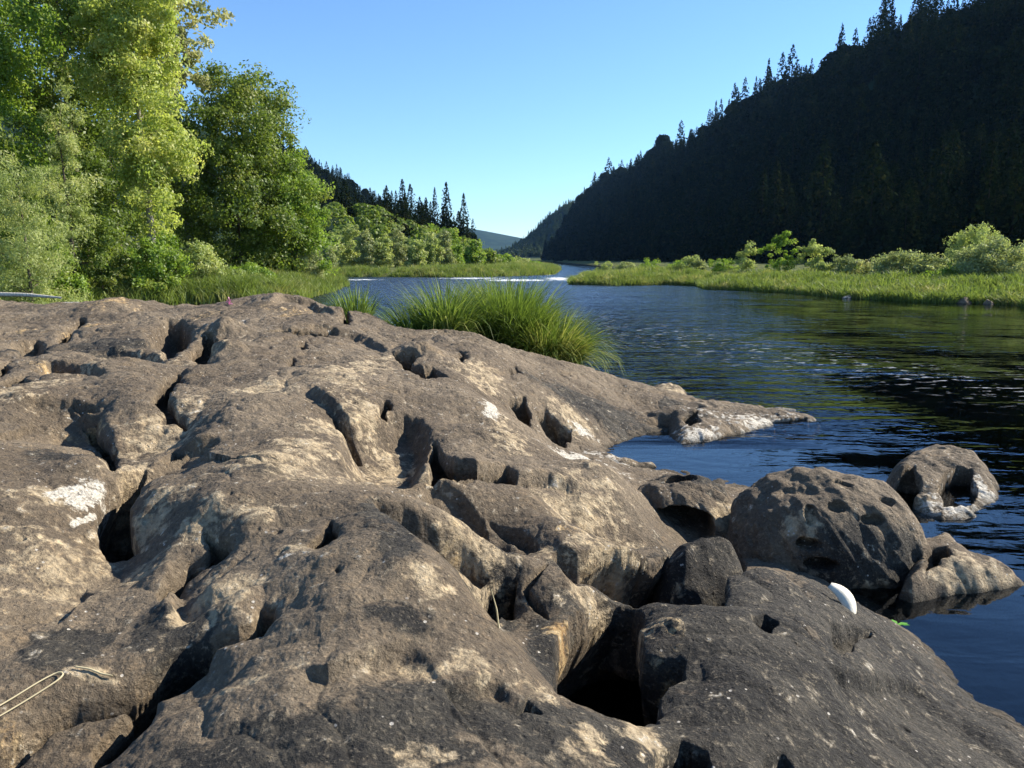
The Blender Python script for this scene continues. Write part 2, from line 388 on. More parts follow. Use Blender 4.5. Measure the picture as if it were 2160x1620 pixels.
# hollows and clefts: (outline in the photo, depth, wall width)
PITS = [
 ([(307,725),(330,690),(352,675),(380,672),(402,688),(405,705),(395,722),(375,738),(355,752),(348,738),(335,735)],.35,.10),
 ([(400,752),(410,730),(430,705),(447,693),(452,715),(442,745),(440,765),(420,758)],.3,.07),
 ([(380,783),(350,793),(333,812),(320,838),(338,854),(348,866),(343,880),(370,887),(388,898),(384,878),(366,862),(362,848),(356,835),(358,812),(378,797)],.22,.035),
 ([(128,722),(148,705),(172,682),(182,671),(170,669),(142,690),(126,710)],.25,.08),
 ([(232,1016),(265,1003),(303,985),(300,1012),(288,1040),(272,1062),(270,1100),(280,1130),(290,1152),(255,1160),(224,1160),(208,1130),(206,1080),(220,1040)],.40,.035),
 ([(340,966),(365,948),(398,941),(375,957),(350,968)],.12,.03),
 ([(178,886),(200,898),(225,925),(242,955),(242,978),(228,970),(212,935),(190,910)],.16,.05),
 ([(432,1112),(446,1130),(446,1150),(430,1166),(400,1180),(358,1205),(328,1238),(345,1248),(368,1240),(392,1215),(430,1182),(475,1160),(490,1140),(478,1118),(452,1122)],.20,.03),
 ([(552,1266),(540,1290),(500,1312),(440,1335),(400,1345),(360,1370),(330,1395),(280,1430),(215,1458),(150,1478),(90,1502),(45,1540),(10,1570),(-30,1600),(-30,1625),(20,1600),(60,1560),(110,1515),(200,1490),(285,1470),(225,1530),(200,1560),(195,1600),(235,1585),(280,1540),(312,1510),(322,1465),(400,1425),(432,1400),(447,1357),(480,1342),(555,1318),(577,1290),(572,1266)],.30,.035),
 ([(650,1143),(680,1115),(700,1093),(714,1105),(702,1130),(672,1145)],.14,.03),
 ([(1090,1499),(1108,1468),(1118,1480),(1137,1498)],.08,.015),
 ([(705,1195),(715,1190),(720,1198),(710,1204)],.06,.012),
 ([(832,742),(870,738),(882,745),(868,765),(897,775),(908,768),(938,792),(895,794),(878,784),(856,778),(848,765)],.32,.07),
 ([(722,664),(737,652),(736,682),(720,682)],.25,.06),
 ([(798,868),(815,840),(824,845),(814,870)],.14,.03),
 ([(735,905),(790,885),(850,868),(880,882),(900,915),(895,950),(882,988),(850,1012),(800,1014),(745,1003),(725,960)],.15,.15),
 ([(903,950),(918,925),(930,942),(955,955),(985,958),(1005,972),(1070,975),(1088,990),(1075,996),(960,990),(915,988)],.30,.05),
 ([(1075,838),(1100,833),(1117,860),(1117,892),(1098,880),(1080,858)],.25,.05),
 ([(1128,872),(1150,858),(1172,880),(1203,905),(1193,937),(1168,932),(1148,905)],.30,.05),
 ([(875,1003),(900,998),(928,1010),(905,1014)],.10,.03),
 ([(1004,1245),(1030,1222),(1060,1214),(1088,1210),(1085,1240),(1080,1292),(1060,1287),(1048,1278),(1035,1292),(1008,1264)],.30,.03),
 ([(1155,1188),(1120,1205),(1104,1232),(1118,1262),(1158,1298),(1160,1290),(1132,1258),(1118,1234),(1130,1214)],.08,.012),
 ([(1178,1445),(1174,1380),(1183,1330),(1208,1290),(1250,1266),(1300,1260),(1337,1264),(1350,1300),(1345,1340),(1350,1372),(1392,1378),(1440,1385),(1440,1412),(1400,1430),(1380,1455),(1385,1490),(1340,1508),(1275,1488),(1220,1465)],.50,.05),
 ([(1222,1184),(1290,1180),(1360,1172),(1400,1172),(1470,1150),(1560,1165),(1600,1190),(1535,1205),(1524,1272),(1440,1262),(1340,1258),(1302,1250)],.28,.04),
 ([(795,1054),(870,1070),(932,1115),(992,1155),(1022,1198),(1002,1212),(950,1176),(890,1135),(835,1090)],.13,.07),
 ([(866,1012),(960,1000),(1080,1001),(1160,1022),(1080,1010),(960,1010)],.10,.02),
 ([(0,806),(50,792),(62,800),(20,815)],.14,.05),
 ([(560,700),(640,694),(700,704),(640,704)],.14,.06),
 ([(150,862),(190,850),(205,862),(170,872)],.10,.06),
 ([(1040,1100),(1090,1118),(1130,1160),(1110,1165),(1070,1130)],.09,.05),
 ([(690,868),(728,890),(758,920),(748,926),(712,902)],.10,.03),
 ([(1585,1300),(1610,1292),(1635,1308),(1622,1330),(1600,1318)],.06,.025),
 ([(1752,1318),(1800,1320),(1832,1328),(1805,1350),(1772,1372),(1752,1352)],.08,.03),
 ([(1372,1596),(1400,1565),(1440,1548),(1485,1570),(1510,1640),(1400,1650)],.30,.03),
 ([(1600,1640),(1620,1600),(1650,1590),(1680,1620),(1670,1650)],.12,.04),
 ([(960,748),(975,740),(985,752),(975,762)],.10,.05),
 ([(1070,780),(1090,772),(1098,785),(1080,790)],.10,.04),
 ([(30,728),(80,715),(100,730),(85,748),(45,748)],.14,.10),
 ([(0,765),(15,760),(18,780),(0,790)],.2,.06),
 ([(632,722),(645,718),(648,730),(636,735)],.12,.04),
 ([(608,758),(620,755),(622,770),(610,772)],.12,.04),
 ([(65,778),(110,760),(160,765),(215,775),(215,790),(150,785),(100,788)],.12,.06),
]
# ledges: the ground drops on the right-hand side of the line's direction
LEDGES = [
 ([(620,1422),(690,1418),(720,1400),(760,1380),(830,1352),(875,1328)],.045,.10,.010),
 ([(0,870),(80,862),(150,868),(200,890),(232,930),(240,985)],.10,.5,.05),
 ([(250,1010),(300,985),(400,943),(480,930)],.08,.4,.03),
 ([(360,1180),(372,1250),(378,1330)],-.09,.35,.03),
 ([(870,1005),(960,994),(1080,996),(1160,1010),(1240,1040)],.07,.3,.03),
 ([(930,1440),(980,1437),(1060,1432)],.05,.15,.012),
 ([(640,820),(700,850),(735,885),(760,925)],.08,.4,.03),
 ([(1160,1168),(1230,1170),(1330,1166),(1392,1172)],.16,.25,.02),
 ([(560,655),(600,640),(660,650),(720,680)],.10,.5,.05),
 ([(1730,1395),(1780,1425),(1840,1440),(1900,1438),(1960,1455)],.05,.25,.02),
 ([(210,740),(300,742),(360,760)],.10,.5,.05),
 ([(640,690),(760,705),(840,740)],.07,.6,.05),
 ([(880,1030),(940,1050),(1020,1110),(1060,1160)],.06,.3,.02),
 ([(170,1230),(185,1260),(160,1290),(110,1330)],.025,.2,.012),
]
BUMPS = [  # (photo x, y, radius m, height m)
 (885,745,.28,.10),(470,700,.3,.14),(475,745,.25,.10),(130,760,.5,.06),(1050,940,.30,.10),(965,730,.45,.08),(230,660,.8,.16),(600,645,.6,.10),(430,665,.5,.05),
 (640,960,.5,.05),(450,1080,.25,.05),(750,1150,.35,.04),(870,960,.10,.03),(60,1100,.3,.05),(170,1010,.25,.05),(1000,1060,.25,.05),(1500,1310,.2,.03),(1400,1330,.12,.04),
 (330,930,.30,-.06),(150,905,.3,-.06),(250,1190,.22,-.04),(430,1135,.10,-.04),(620,1225,.14,-.035),(850,1375,.14,-.03),(560,815,.4,-.07),(1000,900,.25,-.05),(700,1000,.22,-.04),(420,1450,.10,-.03),(180,1010,.18,.05),(520,1000,.28,.05),(350,1050,.18,.04),(450,1240,.10,.04),(870,1215,.14,.03),(1120,1060,.18,.06),(940,1045,.18,.05),(730,1290,.13,.03),(90,1180,.2,.04),(1230,1080,.15,.05),(1240,1220,.12,.05),(60,870,.3,.06),(480,900,.3,.06),(650,740,.5,-.07),(380,760,.4,-.08),(1100,870,.25,.06),
 (400,840,.35,.04),(700,800,.6,.06),(300,840,.4,.05),(1000,860,.3,.05),(550,860,.4,.05),(1270,1010,.25,.08),
]
pitw = []
ledw = [(np.array([hit(*p)[:2] for p in pl]), h, fd, s) for pl, h, fd, s in LEDGES]
bumw = [(hit(px, py)[:2], r, h) for px, py, r, h in BUMPS]

def cell_pits(x, y, cell, rmin, rmax, prob, seed):
    """small round weathering pits"""
    out = np.zeros_like(x); ix = np.floor(x / cell).astype(np.int64); iy = np.floor(y / cell).astype(np.int64)
    for a in (-1, 0, 1):
        for b in (-1, 0, 1):
            jx, jy = ix + a, iy + b
            cx = (jx + _h(jx, jy, 0, seed)) * cell; cy = (jy + _h(jx, jy, 0, seed + 1)) * cell
            r = rmin + (rmax - rmin) * _h(jx, jy, 0, seed + 2) ** 2
            on = _h(jx, jy, 0, seed + 3) < prob
            q = ((x - cx) ** 2 + (y - cy) ** 2) / (r * r)
            out = np.maximum(out, np.where(on, r * 0.75 * np.clip(1 - q, 0, 1) ** 0.7, 0))
    return out

def detail(x, y, amp=1.0):
    dist = np.hypot(x, y); k = np.clip(dist / 4.0, 0.7, 2.0)
    z = 0.032 * k * fbm(x * 1.5 / k ** .5, y * 1.5 / k ** .5, 11, 2)
    wx = x + 0.08 * vnoise(x * 2.3, y * 2.3, 5); wy = y + 0.08 * vnoise(x * 2.3, y * 2.3, 6)
    b = np.abs(fbm(wx * 3.1, wy * 3.1, 21, 2))
    z = z + 0.030 * k ** .6 * (np.sqrt(b + .035) - 0.4)
    z = z + 0.0055 * k ** .5 * fbm(x * 13, y * 13, 31, 4, 0.6)
    reg = smooth((vnoise(x * 0.9, y * 0.9, 77) + 0.05) * 2.5)
    z = z - cell_pits(x, y, 0.19, 0.006, 0.028, 0.28, 41) * (0.3 + 0.7 * reg)
    z = z - cell_pits(x, y, 0.08, 0.003, 0.010, 0.35, 51) * reg
    return z * amp

def shelf_z(x, y, under=False):
    ox = np.zeros_like(x); oy = np.zeros_like(y)
    kw = 0.013 * np.clip(np.hypot(x, y) / 3, .6, 3.0); wx = x + kw * fbm(x * 6, y * 6, 3, 3); wy = y + kw * fbm(x * 6, y * 6, 9, 3)
    z = macro(x, y)
    for (c, r, h) in bumw:
        q = ((wx - c[0]) ** 2 + (wy - c[1]) ** 2) / (r * r)
        z = z + h * np.exp(-q * 1.6)
    for P, h, fd, s in ledw:
        x0, y0 = P.min(0) - fd * 2.5; x1, y1 = P.max(0) + fd * 2.5
        m = (wx > x0) & (wx < x1) & (wy > y0) & (wy < y1)
        if not m.any(): continue
        d, sd, pos = line_d(wx[m], wy[m], P)
        s1 = -sd * d                                  # positive on the right
        taper = smooth(np.minimum(pos, 1 - pos) * 5) if True else 1
        hh = abs(h)
        if h < 0: s1 = -s1
        low = -hh * smooth(s1 / s * 0.5 + 0.5) * np.exp(-np.clip(s1, 0, None) / fd)
        lip = 0.35 * hh * np.exp(-np.clip(-s1, 0, None) / (fd * 0.6)) * (s1 < 0) + 0.35 * hh * (s1 >= 0) * np.exp(-np.clip(s1, 0, None) / (s * 1.5))
        z[m] += (low + lip) * taper
    z = z + detail(x, y)
    for P, dep, w in pitw:
        g = 0.22
        x0, y0 = P.min(0) - g; x1, y1 = P.max(0) + g
        m = (wx > x0) & (wx < x1) & (wy > y0) & (wy < y1)
        if not m.any(): continue
        sd = poly_sd(wx[m], wy[m], P)
        fr = smooth((sd + 0.35 * w) / w)
        z[m] -= dep * fr
        z[m] -= (0.16 * min(dep, .22)) * np.exp(np.clip(sd, -1, 0) / (0.018 + .10 * dep)) * smooth((np.clip(sd, -g, 0) + g) / g)
        if under and dep > .135 and w < .1:
            e = 0.004
            gx = (poly_sd(wx[m] + e, wy[m], P) - sd) / e; gy = (poly_sd(wx[m], wy[m] + e, P) - sd) / e
            g = np.hypot(gx, gy) + 1e-6; u = (w * 1.1 + min(.38 * dep, .13)) * np.clip((fr - .25) / .75, 0, 1) * np.exp(-np.clip(sd, 0, None) / (w * 2.5))
            ox[m] -= gx / g * u; oy[m] -= gy / g * u
    return (z, ox, oy) if under else z

pitw_new = [(np.array([hit(px_, py_, lambda x, y: shelf_z(x, y))[:2] for px_, py_ in pl]), d, w) for pl, d, w in PITS]
pitw.extend(pitw_new)

# colour patches: (photo x, y, rx px, ry px, channel, strength)
PATCH = {
 'tan': [(30,840,70,50),(330,930,80,60),(270,985,50,25),(810,950,70,60),(600,990,170,40),(330,1090,70,60),(430,1110,60,40),(480,1240,110,60),(400,1270,30,70),(150,1220,170,80),(60,1150,80,50),(900,1240,60,40),(870,1380,120,30),(1130,1450,60,30),(980,1120,120,35),(1260,1110,100,35),(1280,1150,110,22),(1240,1240,60,25),(760,780,60,60),(700,900,60,40),(300,750,90,18),(480,730,50,35),(1000,790,60,30),(1350,1540,50,60),(1140,1150,50,25),
         (1080,930,60,40),(1390,1330,50,35),(1250,1600,70,60),(1210,900,60,40),(760,870,50,40),(640,1140,60,20),(890,1590,90,30),(520,1450,160,30),(200,1420,70,20),(180,775,70,15),(660,950,90,30),(540,1080,110,30),(1000,1400,60,40),(560,820,120,25),(300,1200,90,40),(100,1060,80,40),(930,1010,60,20),(1180,1060,70,25)],
 'ochre': [(190,690,70,18),(640,655,70,14),(240,660,70,14),(30,700,50,16),(430,670,35,16),(1200,1115,40,14),(20,1540,40,60),(90,770,50,10),(1190,1330,60,30),(940,1170,50,40),(1400,1340,50,40),(190,900,50,30)],
 'grey': [(1950,1480,250,160),(1300,1590,300,80),(1480,1330,200,80),(1720,1300,180,60),(1650,1420,420,230),(1900,1560,320,130),(1480,1260,120,60),(700,1560,460,90),(500,1600,300,60),(850,1300,100,30),(150,1360,110,50),(850,1160,50,40),(330,1330,60,40),(400,1330,60,60),(900,1140,120,40),(180,960,90,25),(1150,1400,50,60),(1050,1200,60,90),(240,730,90,18),(60,740,60,20),(1250,860,120,30),(820,1080,60,25),(560,1000,60,25),(1000,1500,240,70),(1600,1250,100,50)],
 'white': [(150,1048,24,20),(190,1045,24,18),(170,1060,24,16),(186,1090,7,40),(480,690,14,12),(660,1140,26,4),(600,1165,20,3),(1035,880,14,10),(550,718,5,5),(1230,965,60,8),(1330,975,50,5),(500,1045,5,3),(1230,920,20,7)],
}
patchw = {}
for ch, lst in PATCH.items():
    w = []
    for px, py, rx, ry in lst:
        c = hit(px, py); e = hit(px + rx, py); d = hit(px, py - ry); u = hit(px, py + ry)
        rxm = max(0.01, math.hypot(e[0] - c[0], e[1] - c[1])); rxm = min(rxm, rx / F * c[1] * 1.3)
        rym = max(abs(d[1] - c[1]), abs(u[1] - c[1])); rym = min(rym, ry / F * c[1] * 7 + .01)
        w.append((c[0], c[1], rxm, rym))
    patchw[ch] = w

def paint(x, y, ch):
    o = np.zeros_like(x)
    for cx, cy, rx, ry in patchw[ch]:
        q = ((x - cx) / rx) ** 2 + ((y - cy) / ry) ** 2
        o = np.maximum(o, np.exp(-q * 0.9))
    return o * {'white': 1.1, 'ochre': .5, 'grey': .9}.get(ch, .62)

def build_shelf():
    az = np.concatenate([np.linspace(R(-62), R(-37), 120, endpoint=False), np.linspace(R(-37), R(37), 1120), np.linspace(R(37), R(62), 121)[1:]])
    d = np.exp(np.linspace(math.log(0.85), math.log(19), 1350))
    a, dd = np.meshgrid(az, d, indexing='ij')
    x = (dd * np.sin(a)).ravel(); y = (dd * np.cos(a)).ravel()
    z = np.empty_like(x); ox = np.empty_like(x); oy = np.empty_like(x)
    for i in range(0, len(x), 400000):
        s = slice(i, i + 400000); z[s], ox[s], oy[s] = shelf_z(x[s], y[s], True)
    keep = z > -0.42
    q = grid_quads(len(az), len(d), keep)
    at_ = {c: paint(x, y, c) for c in PATCH}
    V, q, at_ = compact(np.stack([x + ox, y + oy, z], 1), q, at_)
    o = link('bedrock_shelf', mk_mesh('bedrock_shelf', V, q[:, ::-1], True, at_), M['rock'])
    tag(o, 'brown weathered sandstone shelf full of potholes and clefts sloping to the river', 'bedrock', kind='structure')
build_shelf()

# ------------------------------------------------------------------ free-standing rocks at the water's edge
def rock(name, outline, top, label, group=None, base=-0.35, round_w=0.2, power=2.2, bumps=(), pits=(), paints=None, slope=None, lobes=(), res=0.009, zbase=0.0, amp=1.0, ledges=(), cat='rock'):
    """outline: photo points of its foot at height zbase"""
    P = np.array([onz(px, py, zbase) for px, py in outline])
    c = P.mean(0)
    AP = np.concatenate([P] + [np.array([onz(a_, b_, zbase) for a_, b_ in ol]) for ol, _, _, _ in lobes])
    x0, y0 = AP.min(0) - 0.05; x1, y1 = AP.max(0) + 0.05
    nx = max(30, int((x1 - x0) / res)); ny = max(30, int((y1 - y0) / res))
    gx, gy = np.meshgrid(np.linspace(x0, x1, nx), np.linspace(y0, y1, ny), indexing='ij')
    x, y = gx.ravel(), gy.ravel()
    wx = x + 0.05 * fbm(x * 3, y * 3, 61, 3) * min(1, round_w * 3); wy = y + 0.05 * fbm(x * 3, y * 3, 67, 3) * min(1, round_w * 3)
    sd = poly_sd(wx, wy, P)
    t = np.clip(sd / round_w, 0, 1)
    prof = (1 - (1 - t) ** power) ** (1 / power)
    tz = np.full(x.shape, float(top))
    if slope: tz = tz + slope[0] * (x - c[0]) + slope[1] * (y - c[1])
    for bx, by, bz, r, h in bumps:
        X, Y = onz(bx, by, bz)
        tz = tz + h * np.exp(-((wx - X) ** 2 + (wy - Y) ** 2) / (r * r))
    z = base + (tz - base) * prof
    for ol, tp, rw, pw in lobes:
        Q = np.array([onz(a_, b_, zbase) for a_, b_ in ol]); s2 = poly_sd(wx, wy, Q); t2 = np.clip(s2 / rw, 0, 1)
        z = np.maximum(z, base + (tp - base) * (1 - (1 - t2) ** pw) ** (1 / pw)); sd = np.maximum(sd, s2)
    z = z + detail(x, y, amp) * smooth(sd / 0.06) + .035 * min(1, (tp_max := float(top)) / .3) * amp * fbm(x * 3.3, y * 3.3, 123, 3) * smooth(sd / .12) - .03 * amp * np.abs(fbm(x * 5, y * 5, 131, 2)) * smooth(sd / .1)
    ux = np.zeros_like(x); uy = np.zeros_like(x)
    for pl, bz, dep, w in pits:
        Q = np.array([onz(a_, b_, bz) for a_, b_ in pl])
        sq = poly_sd(wx, wy, Q); fr = smooth((sq + .3 * w) / w); z = z - dep * fr
        if dep > .1:
            e = .004; gx_ = (poly_sd(wx + e, wy, Q) - sq) / e; gy_ = (poly_sd(wx, wy + e, Q) - sq) / e; g_ = np.hypot(gx_, gy_) + 1e-6
            u = (w * 1.1 + min(.3 * dep, .09)) * np.clip((fr - .25) / .75, 0, 1) * np.exp(-np.clip(sq, 0, None) / (w * 2.5))
            ux = ux - gx_ / g_ * u; uy = uy - gy_ / g_ * u
    z = np.where(sd < 0, base, z)
    q = grid_quads(nx, ny, sd > 0)
    at_ = {k: np.zeros(len(x)) for k in PATCH}
    for ch, px, py, bz, rx, ry, st in (paints or []):
        X, Y = onz(px, py, bz)
        at_[ch] = np.maximum(at_[ch], st * np.exp(-(((x - X) / rx) ** 2 + ((y - Y) / ry) ** 2)))
    V = np.stack([x + ux - c[0], y + uy - c[1], z], 1)
    V, q, at_ = compact(V, q, at_)
    o = link(name, mk_mesh(name, V, q[:, ::-1], True, at_), M['rock'], loc=(c[0], c[1], 0))
    tag(o, label, cat, group)
    return o

# big round boulder (right) with its pale tail
rock('low_shelf', [(1165,968),(1230,985),(1330,992),(1400,990),(1395,980),(1300,968),(1240,955),(1180,950)],
     .075, 'low pale whitish shelf just above the water, near side of the blue pool', 'rocks at the water edge', base=-.3, round_w=.16, power=2.4, amp=.6, paints=[('white',1220,968,.05,.5,.3,.75),('tan',1340,982,.05,.4,.2,.6)])
rock('low_shelf', [(1230,850),(1290,868),(1400,878),(1460,868),(1430,850),(1340,842),(1270,836)],
     .10, 'low dark grey shelf between the sedge foot and the pale ledge', 'rocks at the water edge', base=-.3, round_w=.3, power=2.2, res=.014, amp=.9, paints=[('grey',1340,855,.1,1.2,.6,.9),('white',1300,872,.05,.4,.2,.5)])
# pale low rock running right from the big boulder
rock('tail_rock', [(1880,1180),(1885,1262),(1930,1280),(2000,1266),(2100,1253),(2210,1248),(2200,1234),(2100,1203),(2035,1160),(1960,1140)],
     .115, 'low pale tan rock tapering right from the large dark boulder into the water', 'rocks at the water edge', base=-.35, round_w=.20, power=2.2, slope=(-.16, 0),
     pits=[([(1948,1176),(1965,1156),(1992,1156),(1992,1180),(1955,1198)],.14,.15,.04)],
     paints=[('tan',1900,1265,.05,.45,.2,.7),('tan',2060,1220,.08,.35,.25,.8),('white',2130,1240,.02,.1,.04,.4)])
# humped rock left of it
def blob_rock(name, c, rad, label, carves=(), paints=(), noise=.05, power=2.3, group=None, seed=0, shear=0.0):
    """closed boulder; a carve pushes the surface in along a direction: (photo x, y, distance, half width, half height, depth, direction)"""
    import bmesh
    bm = bmesh.new(); bmesh.ops.create_icosphere(bm, subdivisions=7, radius=1.0)
    me = bpy.data.meshes.new(name); bm.to_mesh(me); bm.free()
    n = len(me.vertices); V = np.empty(n * 3, np.float32); me.vertices.foreach_get('co', V); V = V.reshape(-1, 3).astype(float)
    N = V.copy()
    k = (np.abs(V) ** power).sum(1) ** (-1 / power)
    V = V * k[:, None] * np.array(rad)
    V[:, 2] += shear * V[:, 1]
    w = V + np.array(c)
    d = noise * (fbm(w[:, 0] * 3 + w[:, 2] * 1.3, w[:, 1] * 3 - w[:, 2] * 1.7, seed, 3)) + noise * .30 * (np.abs(fbm(w[:, 0] * 4.5 + w[:, 2] * 2.6, w[:, 1] * 4.5 + w[:, 2] * 2, seed + 5, 2)) - .3) + .006 * fbm(w[:, 0] * 22 + w[:, 2] * 15, w[:, 1] * 22 - w[:, 2] * 11, seed + 9, 3)
    V = V + N * d[:, None]
    w = V + np.array(c)
    for px, py, D, hw, hh, dep, dr in carves:
        P0 = np.array(at(px, D, py)); dr = np.array(dr, float); dr /= np.linalg.norm(dr)
        sx = np.cross(dr, [0, 0, 1.]); sx /= np.linalg.norm(sx); sy = np.cross(sx, dr)
        q = w - P0; a_ = q @ sx / hw; b_ = q @ sy / hh
        e = np.sqrt(a_ * a_ + b_ * b_) + .12 * fbm(q[:, 0] * 9, q[:, 2] * 9 + q[:, 1] * 5, seed + 20, 2)
        f = smooth((1.06 - e) / .16) * (N @ dr < .15)
        w = w + dr[None] * (f * dep)[:, None]
    at_ = {k_: np.zeros(n) for k_ in PATCH}
    for ch, px, py, D, rr, st in paints:
        P0 = np.array(at(px, D, py)); at_[ch] = np.maximum(at_[ch], st * np.exp(-((w - P0) ** 2).sum(1) / rr ** 2))
    me.vertices.foreach_set('co', (w - np.array(c)).astype(np.float32).ravel())
    for k_, v_ in at_.items():
        A_ = me.attributes.new(k_, 'FLOAT', 'POINT'); A_.data.foreach_set('value', v_.astype(np.float32))
    me.polygons.foreach_set('use_smooth', np.ones(len(me.polygons), bool)); me.update()
    o = link(name, me, M['rock'], loc=tuple(c)); tag(o, label, 'rock', group); return o

blob_rock('boulder', (1.90, 4.62, -.04), (.57, .50, .56), 'large rounded dark boulder with two small black hollows in its near face',
     carves=[(1702, 1143, 4.25, .060, .034, .12, (.1, 1, -.1)), (1728, 1186, 4.2, .085, .036, .12, (.1, 1, -.1)), (1708, 1088, 4.3, .030, .060, .04, (.2, 1, -.4)), (1760, 1075, 4.35, .05, .035, .04, (0, 1, -.7)), (1835, 1100, 4.3, .07, .03, .05, (0, 1, -.6)), (1870, 1060, 4.4, .05, .03, .035, (0, .6, -1)), (1780, 1020, 4.5, .06, .05, .03, (0, .5, -1))],
     paints=[('grey', 1790, 1185, 4.15, .30, 1), ('grey', 1900, 1180, 4.2, .22, .9), ('tan', 1690, 1110, 4.3, .16, .7), ('tan', 1800, 1040, 4.5, .3, .35), ('tan', 1850, 1280, 4.1, .18, .8)], noise=.052, power=2.3, group='rocks at the water edge', seed=31)
blob_rock('arched_rock', (1.13, 5.12, -.06), (.43, .42, .41), 'brown humped rock with a black cave hollow in its near side, beside the blue pool',
     carves=[(1432, 1112, 4.75, .215, .125, .42, (.15, 1, -.1)), (1440, 990, 5.0, .10, .05, .06, (0, .6, -1))],
     paints=[('tan', 1345, 1085, 4.8, .14, 1), ('tan', 1545, 1090, 4.8, .14, 1), ('grey', 1470, 1000, 5.1, .3, .75)], power=2.2, group='rocks at the water edge', seed=3)
rock('grey_boulder', [(1375,1215),(1385,1240),(1430,1262),(1490,1262),(1550,1245),(1590,1225),(1585,1205),(1540,1190),(1450,1180),(1395,1190)],
     .445, 'small grey rounded boulder filling the dark hollow between slab and cave rock', 'rocks at the water edge', base=.0, round_w=.26, power=2.0, zbase=.25,
     bumps=[(1440,1170,.42,.12,.02)],
     paints=[('grey',1480,1220,.3,.5,.5,.9),('tan',1430,1215,.33,.06,.06,.6)])
rock('pierced_rock', [(1862,1040),(1915,1082),(1975,1104),(2050,1110),(2100,1098),(2135,1066),(2115,1030),(2085,1000),(2030,985),(1960,980),(1900,985),(1865,1005)],
     .145, 'pale-edged rock with a large round black pothole standing alone in the river', 'rocks at the water edge', base=-.25, round_w=.24, power=2.4, slope=(-.02, .15),
     bumps=[(1905,985,.22,.22,.13),(2050,985,.22,.25,-.02),(2120,1060,.05,.2,-.06)],
     pits=[([(1980,1042),(1986,1014),(2010,1000),(2042,1004),(2060,1026),(2052,1050),(2020,1060),(1992,1056)],.09,.5,.03),([(1890,1020),(1925,1010),(1940,1028),(1915,1044),(1893,1040)],.12,.25,.04)],
     paints=[('white',2040,1075,.03,.45,.16,.9),('white',1965,1080,.03,.2,.14,.8),('white',2085,1030,.1,.12,.4,.8),('tan',1930,1050,.1,.4,.3,.6)])
rock('pale_ledge', [(1240,935),(1310,925),(1400,905),(1400,925),(1430,940),(1500,935),(1580,915),(1650,898),(1745,892),(1740,882),(1660,872),(1600,862),(1520,858),(1440,862),(1380,868),(1280,890)],
     .09, 'long flat pale grey rock ledge jutting into the river with a tiny round hole', 'rocks at the water edge', base=-.3, round_w=.22, power=2.4, res=.014, amp=.8,
     bumps=[(1440,870,.15,.35,.10),(1700,885,.05,.7,-.03)],
     pits=[([(1440,880),(1470,872),(1475,885),(1450,890)],.15,.12,.05),([(1515,910),(1540,905),(1555,910),(1540,916)],.08,.14,.05),([(1620,884),(1700,878),(1700,884),(1640,890)],.05,.12,.05)],
     paints=[('white',1480,915,.08,.7,.25,.75),('white',1650,890,.05,.9,.4,.85),('grey',1480,880,.12,.5,.2,.6),('tan',1270,910,.1,.5,.4,.5)])
rock('flat_stone', [(1335,840),(1380,850),(1430,848),(1462,838),(1455,825),(1410,818),(1360,822)],
     .09, 'low tan flat stone in the river just behind the pale ledge', 'rocks at the water edge', base=-.3, round_w=.25, res=.014, amp=.7, paints=[('tan',1420,830,.05,.6,.4,.8),('white',1360,838,.05,.3,.2,.5)])
rock('flat_stone', [(1265,824),(1300,832),(1335,826),(1330,812),(1290,800),(1262,804)],
     .09, 'low pale stone at the foot of the big sedge clump', 'rocks at the water edge', base=-.3, round_w=.25, res=.014, amp=.7, paints=[('white',1300,825,.05,.4,.3,.6),('grey',1300,805,.05,.4,.3,.6)])
rock('flat_stone', [(1578,868),(1640,872),(1710,868),(1700,860),(1640,856),(1590,858)],
     .035, 'thin pale stone sliver barely above the water beyond the ledge tip', 'rocks at the water edge', base=-.3, round_w=.2, res=.014, amp=.5, paints=[('white',1640,863,.02,.6,.3,.8)])
for pts, top, lab in [
   ([(1768,629),(1790,631),(1812,629),(1808,623),(1772,623)], .22, 'single white stone at the water line of the far right bank'),
   ([(1955,637),(1985,639),(2010,638),(2005,630),(1962,630)], .35, 'grey stone at the left end of the stony patch under the right shrubs'),
   ([(2008,640),(2050,642),(2065,639),(2055,631),(2015,631)], .32, 'grey stone in the middle of the stony patch under the right shrubs'),
   ([(2062,642),(2100,644),(2118,640),(2105,632),(2070,632)], .28, 'grey stone at the right end of the stony patch under the right shrubs')]:
    rock('bank_stone', pts, top, lab, 'stones along the far right bank', base=-.5, round_w=.9, res=.06, amp=1.6, paints=[('white', pts[1][0], 628, .1, 2, 3, .9 if top < .25 else .0), ('grey', pts[1][0], 628, .1, 2, 3, .4)])

# ------------------------------------------------------------------ land, river, hills
def W(pts): return [onz(px, py, 0.0) for px, py in pts]
leftbank = np.array([(-60, 14), (-26, 22)] + W([(-60,660),(60,652),(150,650),(250,646),(400,642),(520,640),(620,634),(700,612),(725,602),(700,590),(690,584),(800,584),(930,585),(1060,583),(1165,579)]) + [(9,150),(12,220),(18,400),(24,700),(-40,900),(-900,900),(-900,14)])
rightbank = np.array(W([(2600,700),(2300,662),(2160,644),(2080,640),(1960,637),(1800,628),(1640,615),(1500,610),(1480,603),(1400,600),(1300,602),(1212,600),(1205,590),(1225,580)]) + [(17,100),(22,160),(28,260),(34,500),(38,700),(60,900),(900,900),(900,20)])

